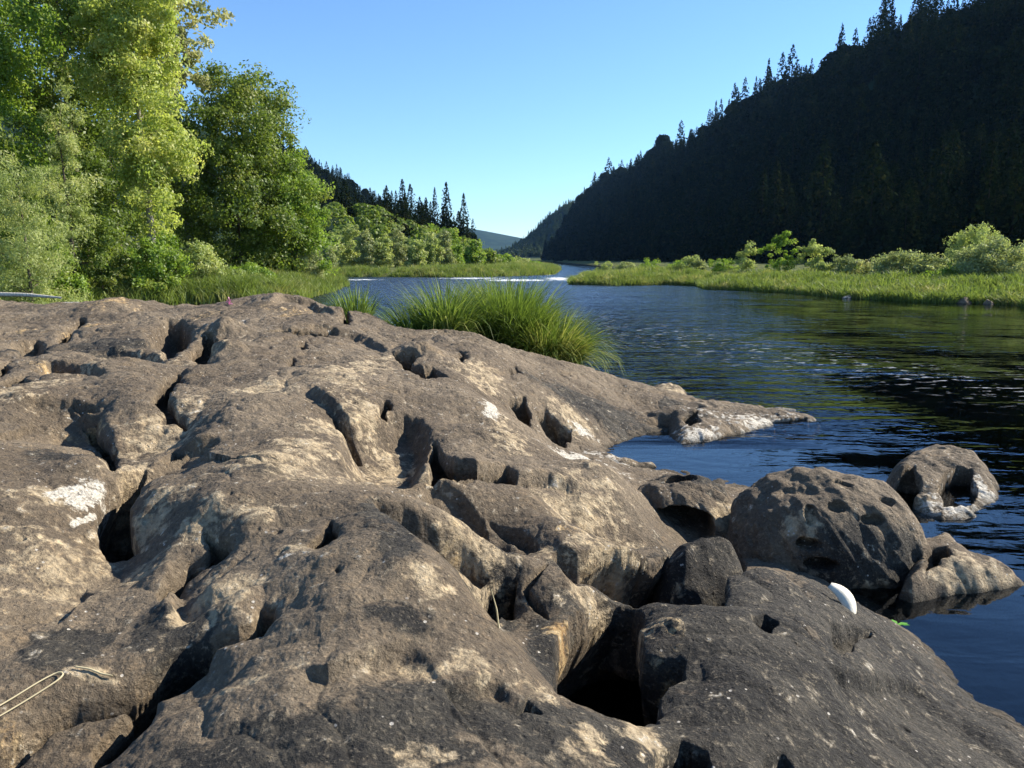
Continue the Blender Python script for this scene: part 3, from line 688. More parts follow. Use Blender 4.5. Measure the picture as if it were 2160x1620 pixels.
RIDGE = [(60,170,0),(100,210,40),(160,222,88),(260,222,101),(330,214,105),(430,200,106),(550,185,104),(650,170,99),(750,155,90),(900,118,86),(1000,97,78),(1050,88,66),(1100,90,30),(1180,90,0)]
RY, RX, RH = (np.array(c, float) for c in zip(*RIDGE))
def right_hill(x, y):
    rx = np.interp(y, RY, RX); rh = np.interp(y, RY, RH)
    toe = np.interp(y, [60, 300, 700, 1100, 1500], [66, 62, 52, 42, 44])
    t = (x - toe) / (rx - toe)
    up = np.where(t < 1, smooth(np.clip(t, 0, 1) * 0.86 + 0.07) / 0.98, 1 - 0.6 * smooth((t - 1) / 2.0))
    up = np.where(t < 0, 0, up - 0.0137 * (t < 1) * (1 - np.clip(t, 0, 1)))
    return rh * np.clip(up, 0, 1) * (1 + 0.10 * fbm(x / 60, y / 60, 5, 3)) * (y > 60)

def left_hill(x, y):
    # forested shoulder on the left, falling to the river end
    # crest seen from (660,370) down to (900,480)
    h1 = 62 * smooth((x + 22) / -135) * smooth((y - 190) / 180) * (1 - smooth((y - 620) / 300))
    h0 = 14 * smooth((x + 26) / -40) * smooth((y - 30) / 60) * (1 - smooth((y - 62) / 40))
    h2 = 7.5 * smooth((x + 3) / -25) * smooth((y - 105) / 30) * (1 - smooth((y - 300) / 100))
    return np.maximum(np.maximum(h1, h0), h2) * (1 + 0.1 * fbm(x / 50, y / 50, 8, 3))

def far_hills(x, y):
    m1 = 100 * np.exp(-((x - 118) / 90.) ** 2 - ((y - 1500) / 130.) ** 2)            # middle spur
    m2 = 200 * np.exp(-((x + 600) / 880.) ** 2 - ((y - 4300) / 500.) ** 2)          # distant blue ridge
    m3 = 60 * np.exp(-((x - 900) / 700.) ** 2 - ((y - 3600) / 500.) ** 2)
    return np.maximum(np.maximum(m1, m2), m3)

def ground_z(x, y):
    x = np.asarray(x, float); y = np.asarray(y, float)
    sl = poly_sd(x, y, leftbank); sr = poly_sd(x, y, rightbank)
    s = np.maximum(sl, sr)
    z = -0.55 + 0.12 * fbm(x * .8, y * .8, 91, 3)
    land = 0.35 * smooth(s / 1.2) + 0.5 * smooth(s / 9) + 0.18 * fbm(x / 3, y / 3, 92, 3) * smooth(s / 2)
    z = np.where(s > -1.2, z * (1 - smooth((s + 1.2) / 1.2)), z) + np.where(s > 0, land, 0)
    # behind the viewer and far away it is land as well
    z = np.where(y < -6, np.maximum(z, 0.8 * smooth((-6 - y) / 6)), z)
    z = np.where(np.hypot(x, y) > 880, np.maximum(z, 1.0), z)
    z = z + np.maximum(np.maximum(right_hill(x, y), left_hill(x, y)), far_hills(x, y))
    return z

def build_ground():
    az = np.concatenate([np.linspace(R(-180), R(-42), 90, endpoint=False), np.linspace(R(-42), R(42), 620, endpoint=False), np.linspace(R(42), R(180), 91)])
    d = np.concatenate([[0.01], np.exp(np.linspace(math.log(1.0), math.log(7000), 620))])
    a, dd = np.meshgrid(az, d, indexing='ij')
    x = (dd * np.sin(a)).ravel(); y = (dd * np.cos(a)).ravel()
    z = ground_z(x, y)
    q = grid_quads(len(az), len(d))
    s = np.maximum(poly_sd(x, y, leftbank), poly_sd(x, y, rightbank))
    me = mk_mesh('ground', np.stack([x, y, z], 1), q[:, ::-1], True, {'land': np.maximum(smooth((s + .3) / .8), (np.hypot(x, y) > 860).astype(float))})
    b = NB('river_ground')
    n = b.noise(1.3, 6, 0.6); n2 = b.noise(7, 5, .65); n3 = b.noise(0.02, 5)
    bed = b.mix(b.rng(n2, .35, .65), (0.05, 0.035, 0.015), (0.16, 0.115, 0.055))
    bed = b.mix(b.rng(b.voro(3.5), 0.05, .3, .6, 0), bed, (0.22, 0.18, 0.11))
    grs = b.mix(b.rng(n, .35, .65), (0.035, 0.055, 0.012), (0.12, 0.13, 0.04))
    geo = b.node('ShaderNodeNewGeometry'); sep = b.node('ShaderNodeSeparateXYZ'); b.l.new(geo.outputs['Position'], sep.inputs[0])
    grs = b.mix(b.rng(sep.outputs[2], 2, 6), grs, b.mix(b.rng(n3, .4, .6), (0.008, 0.022, 0.012), (0.018, 0.036, 0.018)))
    col = b.mix(b.attr('land'), bed, grs)
    me.materials.append(b.done(b.principled(col, .95, b.bump(b.math('ADD', n, n2), .8, .1), .1)))
    o = link('ground', me); tag(o, 'river bed and banks rising into wooded hills', 'ground', kind='structure')
build_ground()

def build_water():
    ys = np.concatenate([np.linspace(-12, 2, 8, endpoint=False), np.exp(np.linspace(math.log(2), math.log(780), 320))])
    xs = np.concatenate([np.linspace(-75, -28, 20, endpoint=False), np.linspace(-28, 22, 340, endpoint=False), np.linspace(22, 75, 60)])
    gx, gy = np.meshgrid(xs, ys, indexing='ij'); x, y = gx.ravel(), gy.ravel()
    foam = np.zeros_like(x); chop = np.zeros_like(x)
    # white riffle at the head of the pool
    for px, py, rx, ry, s in [(760,590,70,2.5,.75),(1000,587,110,3,.8),(1090,591,100,3.5,.95),(1180,588,45,6,.85),(880,612,120,3,.35),(1000,640,150,4,.28),(1150,578,30,4,.7),(900,592,60,2,.4),(705,594,20,4,.5)]:
        X, Y = onz(px, py); X2, _ = onz(px + rx, py); _, Y2 = onz(px, py - ry * .8); 
        foam = np.maximum(foam, s * np.exp(-((x - X) / abs(X2 - X)) ** 2 - ((y - Y) / abs(Y2 - Y)) ** 2))
    # the main current runs down the middle; the right margin is calm
    ax = np.arctan2(x, y)
    px_ = CX + F * np.tan(np.clip(ax, -1.2, 1.2)); D = np.hypot(x, y)
    cur = np.exp(-((x - np.interp(y, [4, 9, 15, 25, 40, 60], [2.6, 2.3, 1.9, 0.6, -2, -4])) / np.interp(y, [4, 9, 15, 25, 40, 60], [1.0, 1.4, 2.4, 5.0, 10, 14])) ** 2)
    chop = cur * smooth((y - 7.0) / 3) + 0.05 * smooth((y - 8) / 4) * smooth((30 - y) / 8)
    chop = np.clip(chop + .10 * fbm(x / 3, y / 3, 71, 3), 0.0, 1)
    lx = [onz(1100, 660), onz(1300, 690), onz(1500, 730), onz(1750, 770), onz(2000, 800), onz(2200, 830)]; dl, _, _ = line_d(x, y, np.array(lx)); spk_ = np.exp(-(dl / (.10 * np.hypot(x, y))) ** 2) * (y > 3)  # band where sun sparkles are painted white on the water
    n = len(x)
    top = np.stack([x, y, np.zeros(n)], 1); bot = np.stack([x, y, np.full(n, -3.0)], 1)
    q = grid_quads(len(xs), len(ys))
    nx, ny = len(xs), len(ys)
    ring = [i * ny for i in range(nx)] + [(nx - 1) * ny + j for j in range(1, ny)] + [i * ny + ny - 1 for i in range(nx - 2, -1, -1)] + [j for j in range(ny - 2, 0, -1)]
    ring = np.array(ring); r2 = np.roll(ring, -1)
    sides = np.stack([ring, ring + n, r2 + n, r2], 1)
    me = mk_mesh('river', np.concatenate([top, bot]), np.concatenate([q, q[:, ::-1] + n, sides]), True, {'foam': np.concatenate([foam, foam * 0]), 'chop': np.concatenate([chop, chop * 0]), 'sparkle_paint': np.concatenate([spk_, spk_ * 0])})
    b = NB('river_water')
    ch = b.attr('chop')
    v1 = b.mapping((0.42, 1.5, 1)); v2 = b.mapping((1.6, 3.4, 1)); v3 = b.mapping((5, 9, 1), rot=(0, 0, .2))
    w1 = b.noise(1.0, 3, .5, v1, .6); w2 = b.noise(1.0, 3, .55, v2, .4); w3 = b.noise(1.0, 2, .5, v3)
    h = b.math('ADD', b.math('MULTIPLY', w1, b.math('MULTIPLY_ADD', ch, .75, .018)), b.math('MULTIPLY', w2, b.math('MULTIPLY_ADD', ch, .36, .009)))
    h = b.math('ADD', h, b.math('MULTIPLY', w3, b.math('MULTIPLY_ADD', ch, .08, .004)))
    far_ = b.rng(b.node('ShaderNodeCameraData').outputs[1], 10, 60, 1, .45) if False else None
    nrm = b.bump(h, 1.0, 0.55)
    fr = b.node('ShaderNodeFresnel'); fr.inputs['IOR'].default_value = 1.33; b.l.new(nrm, fr.inputs['Normal'])
    gl = b.node('ShaderNodeBsdfGlossy'); yy = b.node('ShaderNodeSeparateXYZ'); b.l.new(b.tc.outputs['Object'], yy.inputs[0]); b.l.new(b.math('MULTIPLY_ADD', b.math('MULTIPLY', ch, b.rng(yy.outputs[1], 8, 40)), .26, .035), gl.inputs['Roughness']); b.l.new(nrm, gl.inputs['Normal']); b.set(gl.inputs[0], (.80, .84, .90))
    tr = b.node('ShaderNodeBsdfTransparent'); b.set(tr.inputs[0], (0.85, 0.88, 0.88))
    m = b.node('ShaderNodeMixShader'); b.l.new(fr.outputs[0], m.inputs[0]); b.l.new(tr.outputs[0], m.inputs[1]); b.l.new(gl.outputs[0], m.inputs[2])
    fn = b.noise(1.0, 5, .75, b.mapping((1.5, .9, 1)))
    spk = b.noise(1.0, 3, .6, b.mapping((3.2, 7.0, 1)))
    ff = b.rng(b.math('ADD', b.attr('foam'), b.math('MULTIPLY', b.math('SUBTRACT', fn, .5), 2.2)), .55, .85)
    fd = b.node('ShaderNodeBsdfDiffuse'); b.set(fd.inputs[0], (.75, .78, .8))
    ff = b.math('MAXIMUM', ff, b.math('MULTIPLY', b.rng(spk, .60, .66), b.math('MULTIPLY', b.attr('sparkle_paint'), .36)))  # painted sparkles share the white of the foam
    m2 = b.node('ShaderNodeMixShader'); b.l.new(ff, m2.inputs[0]); b.l.new(m.outputs[0], m2.inputs[1]); b.l.new(fd.outputs[0], m2.inputs[2])
    va = b.node('ShaderNodeVolumeAbsorption'); b.set(va.inputs['Color'], (0.62, 0.45, 0.22)); va.inputs['Density'].default_value = 4.5
    b.l.new(va.outputs[0], b.out.inputs['Volume'])
    me.materials.append(b.done(m2.outputs[0]))
    o = link('river', me); tag(o, 'dark river with blue rippled current and a white riffle upstream', 'river', kind='structure')
build_water()

# ------------------------------------------------------------------ vegetation
def leaves(C, size, rng, droop=0.0, aspect=1.0, out=None):
    """leaf quads (diamonds) at centres C"""
    n = len(C)
    nrm = rng.normal(size=(n, 3))
    if out is not None: nrm = nrm * 0.8 + out
    nrm[:, 2] += 0.35
    nrm /= np.linalg.norm(nrm, axis=1)[:, None] + 1e-9
    t = np.cross(nrm, rng.normal(size=(n, 3))); t[:, 2] -= droop
    t /= np.linalg.norm(t, axis=1)[:, None] + 1e-9
    s = np.cross(nrm, t)
    L = (size * rng.uniform(.6, 1.35, n))[:, None]
    Wd = L * 0.55 / aspect
    V = np.stack([C - t * L * .5, C + s * Wd * .5 - t * L * .05, C + t * L * .5, C - s * Wd * .5 - t * L * .05], 1).reshape(-1, 3)
    Q = np.arange(4 * n).reshape(n, 4)
    return V, Q

def crown_points(blobs, n_cl, n_leaf, rng, cl_r, shell=0.55, flat=0.75):
    """clumps over ellipsoid blobs; returns clump centres, leaf centres, outward dirs, tint"""
    vol = np.array([b[3] * b[4] * b[5] for b in blobs]) ** (2 / 3.)
    pick = rng.choice(len(blobs), n_cl, p=vol / vol.sum())
    B = np.array(blobs)[pick]
    d = rng.normal(size=(n_cl, 3)); d /= np.linalg.norm(d, axis=1)[:, None]
    r = shell + (1 - shell) * rng.uniform(0, 1, n_cl) ** .6
    cc = B[:, :3] + d * B[:, 3:6] * r[:, None]
    per = n_leaf // n_cl
    rad = cl_r * rng.uniform(.55, 1.4, n_cl)
    e = rng.normal(size=(n_cl, per, 3)); e /= np.linalg.norm(e, axis=2)[:, :, None]
    rr = rng.uniform(0.0, 1, (n_cl, per)) ** .45
    L = cc[:, None] + e * (rad[:, None] * rr)[:, :, None] * np.array([1, 1, flat])
    outd = (e * .6 + d[:, None] * .6)
    tint = np.clip(rng.uniform(0, 1, (n_cl, 1)) * .6 + rng.uniform(0, 1, (n_cl, per)) * .5 - .05, 0, 1)
    return cc, L.reshape(-1, 3), outd.reshape(-1, 3), tint.ravel()

def wood(height, r0, targets, rng, lean=(0, 0), n_limbs=14, bark_top=.85):
    P = []; k = 9
    for i in range(k):
        t = i / (k - 1)
        P.append((lean[0] * t + .12 * height * .1 * math.sin(3 * t + r0 * 9), lean[1] * t, height * bark_top * t))
    P = np.array(P); parts = [tube(P, r0 * (1 - np.linspace(0, 1, k) * .85) * np.concatenate([[1.35], np.ones(k - 1)]), 9)]
    idx = rng.choice(len(targets), min(n_limbs, len(targets)), replace=False)
    for i in idx:
        T = targets[i]; zt = max(.12 * height, min(T[2] - .3 * math.hypot(T[0], T[1]), height * bark_top * .95)); f = zt / (height * bark_top)
        S = np.array([np.interp(f, np.linspace(0, 1, k), P[:, 0]), np.interp(f, np.linspace(0, 1, k), P[:, 1]), zt])
        mid = (S + T) / 2 + np.array([0, 0, .08 * height * .3]) + rng.normal(size=3) * .15
        pts = np.array([S, S * .6 + mid * .4, mid, mid * .4 + T * .6, T]); rr = r0 * (1 - f * .7) * .45
        parts.append(tube(pts, np.linspace(rr, rr * .15, 5), 5))
    return join(parts)

def tree(name, px, Y, py_top, width_px, label, cat='tree', group=None, leaf='leaf_green', n=30000, ncl=220, clr=.8, lsize=.16, base_py=None, blobs=None, crown_from=.15, seed=1, bark='bark', droop=0.0, aspect=1.0, trunk_r=None, lean=(0, 0), shell=.5, depth=None, dz=0.0, n_limbs=16, shape=None):
    rng = np.random.default_rng(seed)
    x, y, _ = at(px, Y); g = float(ground_z(np.array([x]), np.array([y]))[0]) + dz
    ztop = at(px, Y, py_top)[2]; h = ztop - g; w = width_px / F * Y; dp = depth or w
    if blobs is None:
        blobs = []
        m = 9
        prof = shape or [(.0, .55), (.2, .9), (.45, 1.0), (.7, .8), (.88, .5), (1.0, .15)]
        for i in range(m):
            t = (i + .5) / m
            f = np.interp(t, [a for a, _ in prof], [b for _, b in prof])
            zc = g * 0 + h * (crown_from + (1 - crown_from) * t)
            rr = w * .5 * f
            for k in range(2):
                blobs.append((rng.normal() * w * .10 + lean[0] * t, rng.normal() * dp * .1, zc + rng.normal() * h * .02, rr * rng.uniform(.75, 1.05), dp * .5 * f * rng.uniform(.8, 1), h * (1 - crown_from) / m * rng.uniform(.8, 1.5)))
    cc, L, o_, tint = crown_points(blobs, ncl, n, rng, clr, shell)
    V, Q = leaves(L, lsize, rng, droop, aspect, o_)
    root = empty(name, (x, y, g)); tag(root, label, cat, group)
    tv, tq = wood(h, trunk_r or max(.04, h * .013), cc, rng, lean, n_limbs)
    tv[:, 2] -= 0.1
    link('trunk', mk_mesh('trunk', tv, tq), M[bark], root)
    link('crown', mk_mesh('crown', V, Q, False, None, 4, {'tint': tint}), M[leaf], root)
    return root

COLUMN = [(0, .75), (.2, .95), (.6, 1), (.85, .9), (1, .5)]
BUSH = [(0, .85), (.3, 1), (.6, .9), (.85, .6), (1, .2)]
G1 = 'trees on the left bank'
tree('willow_shrub', 55, 27, 315, 200, 'grey-green willow bush at the left edge beside the driftwood log', 'willow', G1, 'leaf_willow', 34000, 240, .38, .11, seed=3, droop=.5, aspect=2.2, crown_from=.02, shape=BUSH)
tree('broadleaf_tree', -30, 34, -190, 300, 'leafy green tree rising above the grey willow at the left edge', 'tree', G1, 'leaf_green', 52000, 300, .8, .17, seed=4, crown_from=.05, shape=COLUMN)
tree('broadleaf_tree', 175, 40, -260, 300, 'tall dark green tree between the left edge tree and the yellow cottonwood', 'tree', G1, 'leaf_alder', 60000, 300, .9, .19, seed=5, crown_from=.04, shape=COLUMN)
tree('cottonwood', 318, 35, -120, 200, 'bright yellow-green cottonwood with drooping foliage, lit by the sun', 'cottonwood', G1, 'leaf_bright', 52000, 260, .55, .15, seed=6, crown_from=.20, shape=[(0, .3), (.1, .6), (.25, .9), (.45, .8), (.6, 1), (.85, .9), (1, .4)], shell=.35, droop=.4, bark='bark_pale')
tree('cottonwood', 400, 46, -200, 170, 'pale tall cottonwood whose thin outer branches reach the sky above the alder', 'cottonwood', G1, 'leaf_pale', 12000, 110, .55, .26, seed=8, crown_from=.48, shape=[(0, .5), (.15, .9), (.5, 1), (.85, .8), (1, .4)], bark='bark_pale', shell=.2)
tree('alder', 505, 47, 160, 320, 'big dark green alder leaning over the grassy bank, fullest of the left trees', 'alder', G1, 'leaf_alder', 76000, 380, .85, .18, seed=9, crown_from=.04, shape=[(0, .75), (.25, 1), (.5, 1), (.75, .9), (.92, .7), (1, .3)])
tree('alder', 585, 50, 200, 190, 'thin-topped alder showing sky through its crown, right end of the tall trees', 'alder', G1, 'leaf_alder', 22000, 160, .75, .2, seed=10, crown_from=.1, shape=[(0, .8), (.4, 1), (.7, .9), (.9, .6), (1, .3)], shell=.3)
tree('alder', 615, 48, 330, 170, 'shorter yellow-green alder at the waterside end of the tall trees', 'alder', G1, 'leaf_green', 20000, 120, .7, .17, seed=11, crown_from=.02, shape=BUSH)
tree('broadleaf_tree', 250, 52, -200, 330, 'dark tree behind the yellow cottonwood', 'tree', G1, 'leaf_alder', 40000, 200, 1.2, .26, seed=12, crown_from=.05, shape=COLUMN)
tree('broadleaf_tree', -120, 30, -300, 260, 'green tree cut off by the left edge of the photo', 'tree', G1, 'leaf_alder', 40000, 200, .9, .18, seed=14, crown_from=.05, shape=COLUMN)
tree('willow_tree', 150, 31, 200, 90, 'slim grey-brown willow between the leafy green tree and the dark tree', 'willow', G1, 'leaf_willow', 12000, 90, .35, .13, seed=15, crown_from=.15, shape=[(0, .7), (.4, 1), (.8, .7), (1, .2)], droop=.4, aspect=2)
for i, (px, Y, top, w, lf, lab) in enumerate([
  (210, 32, 470, 130, 'leaf_alder', 'dark green shrub under the yellow cottonwood, left of two'),
  (330, 33, 500, 130, 'leaf_green', 'mid green shrub directly below the yellow cottonwood'),
  (420, 35, 515, 110, 'leaf_willow', 'pale green shrub between the cottonwood and the big alder'),
  (520, 38, 560, 110, 'leaf_green', 'low shrub at the foot of the big alder'),
  (655, 48, 535, 70, 'leaf_shrub', 'silvery willow shrub at the waterside end of the left bank'),
  (110, 30, 520, 90, 'leaf_green', 'rounded shrub right of the grey-green willow bush')]):
    tree('shrub', px, Y, top, w, lab, 'shrub', 'shrubs under the left trees', lf, 11000, 90, .35, .12, seed=30 + i, crown_from=.0, shape=BUSH, n_limbs=8)

# willows along the far left bank
G2 = 'pale willows along the far left bank'
for i, (px, top, w, Y, lf) in enumerate([(705,478,50,100,'leaf_willow'),(740,468,44,102,'leaf_willow'),(772,488,40,100,'leaf_shrub'),(805,490,48,101,'leaf_willow'),(842,482,52,104,'leaf_shrub'),(880,505,46,100,'leaf_willow'),(912,500,40,102,'leaf_willow'),(938,490,36,106,'leaf_shrub'),(962,515,40,108,'leaf_green'),(690,520,40,96,'leaf_shrub')]):
    lab = ['tallest pale willow nearest the big alder', 'pale round-topped willow second in the far row', 'small grey willow third in the far row', 'pale willow in the middle of the far row, left of the broad one', 'broad pale willow in the middle of the far row', 'low pale willow below the pair of tall conifers', 'pale willow below the lone spiky conifer', 'narrow yellow willow near the right end of the far row', 'rounded green bush ending the far row of willows', 'low grey willow bush in front of the far row'][i]
    tree('far_willow', px, Y, top, w, lab, 'willow', G2, lf, 5200, 60, .5, .26, seed=50 + i, crown_from=.0, shape=BUSH, n_limbs=5)
G3 = 'low bushes stepping down to the river bend'
for i, (px, Y, top, w, lf) in enumerate([(1000,120,512,46,'leaf_green'),(1030,130,528,50,'leaf_alder'),(1062,135,540,44,'leaf_green'),(1095,140,548,40,'leaf_willow'),(985,160,500,60,'leaf_alder'),(950,150,478,60,'leaf_green'),(900,170,470,70,'leaf_green'),(850,150,470,60,'leaf_green'),(1125,140,556,34,'leaf_green')]):
    tree('bush', px, Y, top, w, 'green bush on the slope dropping to the river bend under the conifers', 'bush', G3, lf, 4200, 50, .8, .36, seed=70 + i, crown_from=.0, shape=BUSH, n_limbs=4)

# right bank shrubs
G4 = 'shrubs on the right bank'
for i, (px, Y, top, w, lf, lab, nn) in enumerate([
  (1575,60,518,34,'leaf_willow','slender little shrub standing alone left of the two feathery ones',3000),
  (1645,58,498,66,'leaf_green','feathery pale green shrub, tallest in the middle of the right bank',5500),
  (1712,58,512,66,'leaf_willow','yellowish twin-topped shrub right of the feathery shrub',5000),
  (1800,52,545,74,'leaf_shrub','low rounded pale shrub in the middle of the grassy right bank',4500),
  (1900,46,535,90,'leaf_shrub','pale grey-green willow shrub, left of the right edge group',8000),
  (1965,45,548,80,'leaf_shrub','pale grey-green willow shrub filling the gap before the tall yellowish one',7000),
  (2060,48,488,110,'leaf_willow','tall olive shrub, highest on the right bank',11000),
  (2105,40,515,130,'leaf_shrub','broad silvery willow shrub at the right edge of the photo above the stones',14000),
  (2190,42,520,110,'leaf_shrub','silvery willow shrub cut by the right edge of the photo',9000),
  (2030,41,570,80,'leaf_green','low green bush over the stony patch',6000),
  (1455,66,545,50,'leaf_willow','low tan-green tuft of shrub above the right grass point',2500),
  (1530,64,552,60,'leaf_green','low green mound of shrub behind the bright grass',3000),
  (1380,72,550,50,'leaf_green','small green mound near the left end of the right bank',2200)]):
    tree('willow_shrub', px, Y, top - 4, w * 1.15, lab, 'shrub', G4, lf, nn, max(25, nn // 90), .28 if w < 80 else .4, .13, seed=90 + i, crown_from=.0, shape=BUSH, n_limbs=7)

rg = random.Random(4)
for i in range(16):
    px = rg.uniform(1260, 2150); Y = rg.uniform(45, 75) if px > 1700 else rg.uniform(62, 90); w = rg.uniform(28, 60); kind = rg.choice(['leaf_willow', 'leaf_shrub', 'leaf_green', 'leaf_shrub'])
    tree('low_shrub', px, Y, HOR + rg.uniform(0, 16), w, 'low mound of shrub in the grass of the right bank, one of many alike', 'shrub', 'low shrubs dotted over the right bank grass', kind, 1800, 22, .3, .14, seed=400 + i, crown_from=0, shape=BUSH, n_limbs=4)
# conifers -----------------------------------------------------------------
def conifer_mesh(seed, h=20., rad=3.2, tiers=24, per=9, dens=5, sparse=0.0, bare=0.12):
    rng = np.random.default_rng(seed); V = []; tint = []
    for i in range(tiers):
        t = (i + rng.uniform(-.2, .2)) / tiers
        z = h * (bare + (1 - bare) * t)
        r = rad * (1 - t) ** .75 * rng.uniform(.65, 1.15) + .12
        for k in range(per):
            if rng.uniform() < sparse: continue
            a = rng.uniform(0, 2 * math.pi); L = r * rng.uniform(.6, 1.15)
            dx, dy = math.cos(a), math.sin(a)
            for m in range(dens):
                f0 = m / dens; f1 = (m + 1.3) / dens
                p0 = np.array([dx * L * f0, dy * L * f0, z - .28 * L * f0 ** 1.3 + .1 * L * f0]); p1 = np.array([dx * L * f1, dy * L * f1, z - .28 * L * f1 ** 1.3 + .1 * L * f1])
                wd = .30 * L * (1.05 - f0) + .12
                s = np.array([-dy, dx, rng.uniform(-.3, .3)]) * wd
                V += [p0 - s * .5, p1 + rng.normal(size=3) * .1, p0 + s * .5 + rng.normal(size=3) * .05, p0 + np.array([0, 0, -.25 * wd - .1])]
                tint.append(rng.uniform())
    V = np.array(V); n = len(V) // 4
    tv, tq = tube(np.array([[0, 0, -1], [0, 0, h * .5], [0, 0, h * .97]]), [h * .010, h * .006, .02], 5)
    nv = len(V)
    VV = np.concatenate([V, tv]); QQ = np.concatenate([np.arange(4 * n).reshape(n, 4), tq + nv])
    return VV, QQ, np.concatenate([tint, np.zeros(len(tq))]), n

def fir_mesh(seed, h=20., rad=4.0, n=900, sz=1.2, tiers=11, ragged=.35, bare=.08):
    rng = np.random.default_rng(seed); t = rng.uniform(0, 1, n) ** 1.25
    a = rng.uniform(0, 6.283, n); ph = rng.uniform(0, 6.28)
    tier = 1 + ragged * (((t * tiers + .35 * np.sin(2 * a + ph)) % 1) - .5) * -1.2
    side = 1 + .25 * np.sin(a * 3 + ph + t * 9) + .18 * np.sin(a * 5 + t * 23)
    r = rad * (1 - t) ** .8 * tier * side * rng.uniform(.35, 1, n) ** .5 + .15
    C = np.stack([r * np.cos(a), r * np.sin(a), h * (bare + (1 - bare) * t) - .18 * r], 1)
    o = np.stack([np.cos(a) * .9, np.sin(a) * .9, np.full(n, .8)], 1)
    V, Q = leaves(C, sz * 1.0, rng, .6, .9, o * 1.2)
    k = np.repeat(.5 + .6 * (1 - t), 4)[:, None]; Cr = np.repeat(C, 4, 0); V = Cr + (V - Cr) * k
    tv, tq = tube(np.array([[0, 0, -1], [0, 0, h * .5], [0, 0, h * 1.02]]), [h * .010, h * .006, .03], 5)
    return np.concatenate([V, tv]), np.concatenate([Q, tq + len(V)]), np.concatenate([rng.uniform(0, 1, n), np.zeros(len(tq))]), n
CON = [fir_mesh(200, 20, 4.0, 1000), fir_mesh(201, 20, 3.3, 900, tiers=13), fir_mesh(202, 20, 4.8, 1100, ragged=.5), fir_mesh(203, 20, 2.9, 800, tiers=12, ragged=.6), fir_mesh(204, 20, 5.6, 1200, 1.4, 9, .5)]
conm = []
for i, (V, Q, T, n) in enumerate(CON):
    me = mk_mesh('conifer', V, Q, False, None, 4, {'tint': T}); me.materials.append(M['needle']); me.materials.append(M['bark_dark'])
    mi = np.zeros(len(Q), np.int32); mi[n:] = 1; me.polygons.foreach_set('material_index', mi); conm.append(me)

def put_conifer(x, y, h, k, label, group, dz=0.0, wide=1.0):
    o = bpy.data.objects.new('conifer_tree', conm[k]); COL.objects.link(o)
    s = h / 20.; o.scale = (s * wide, s * wide, s); o.rotation_euler = (0, 0, random.uniform(0, 6.28))
    o.location = (x, y, float(ground_z(np.array([x]), np.array([y]))[0]) - .3 + dz)
    tag(o, label, 'conifer', group); return o

def project(x, y, z):
    # photo position of a world point
    dy = y * math.cos(TH) - (z - H) * math.sin(TH); up = y * math.sin(TH) + (z - H) * math.cos(TH)
    return CX + F * x / dy, CY - F * up / dy

def scatter_hill(xr, yr, n, seed, mind):
    rng = np.random.default_rng(seed); x = rng.uniform(*xr, n); y = rng.uniform(*yr, n)
    return x, y

def forest(name, label, x, y, h, rng, mats, lo, near=None, ng=300, glabel=None, group=None):
    """the ones that show largest become things, the rest one mass"""
    z = ground_z(x, y)
    px, py = project(x, y, z + h); size = h / y
    order = np.argsort(-(size + (near if near is not None else 0)))
    ind = order[:ng]; rest = order[ng:]
    for i in ind:
        put_conifer(float(x[i]), float(y[i]), float(h[i]), int(rng.integers(0, 5)), glabel, group)
    Vs, Qs, Ts, off = [], [], [], 0
    for k in range(5):
        V, Q, T, n = lo[k]
        sel = rest[k::5]
        a = rng.uniform(0, 6.28, len(sel)); s = h[sel] / 20.
        c, sn = np.cos(a) * s, np.sin(a) * s
        P = np.stack([V[:, 0][None] * c[:, None] - V[:, 1][None] * sn[:, None] + x[sel][:, None], V[:, 0][None] * sn[:, None] + V[:, 1][None] * c[:, None] + y[sel][:, None], V[:, 2][None] * s[:, None] + z[sel][:, None] - .3], 2)
        Vs.append(P.reshape(-1, 3)); nq = len(Q)
        Qs.append((Q[None] + (np.arange(len(sel)) * len(V))[:, None, None]).reshape(-1, 4) + off); off += len(sel) * len(V)
        Ts.append((T[None] * .6 + rng.uniform(0, .4, (len(sel), 1))).ravel())
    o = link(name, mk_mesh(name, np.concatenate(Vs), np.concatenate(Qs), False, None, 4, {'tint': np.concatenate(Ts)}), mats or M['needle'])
    tag(o, label, 'forest', kind='stuff'); return o

def round_mesh(seed, h=20., rad=5.5, n=240):
    rng = np.random.default_rng(seed); d = rng.normal(size=(n, 3)); d /= np.linalg.norm(d, axis=1)[:, None]
    C = d * np.array([rad, rad, h * .46]) * (1 - .35 * np.clip(d[:, 2:3], 0, 1)) * rng.uniform(.75, 1.05, (n, 1)) + np.array([0, 0, h * .5])
    V, Q = leaves(C, 2.5, rng, 0, .6, d * 1.2); return V, Q, rng.uniform(0, 1, n), n
LO = [fir_mesh(300, 21, 4.6, 300, 2.0, 8), round_mesh(301, 15, 5), fir_mesh(302, 17, 5.2, 300, 2.0, 7), fir_mesh(303, 23, 3.8, 300, 1.9, 9), round_mesh(304, 16, 4.6)]
ROUNDS = [round_mesh(310 + k, 18, 7 + k * .5) for k in range(5)]

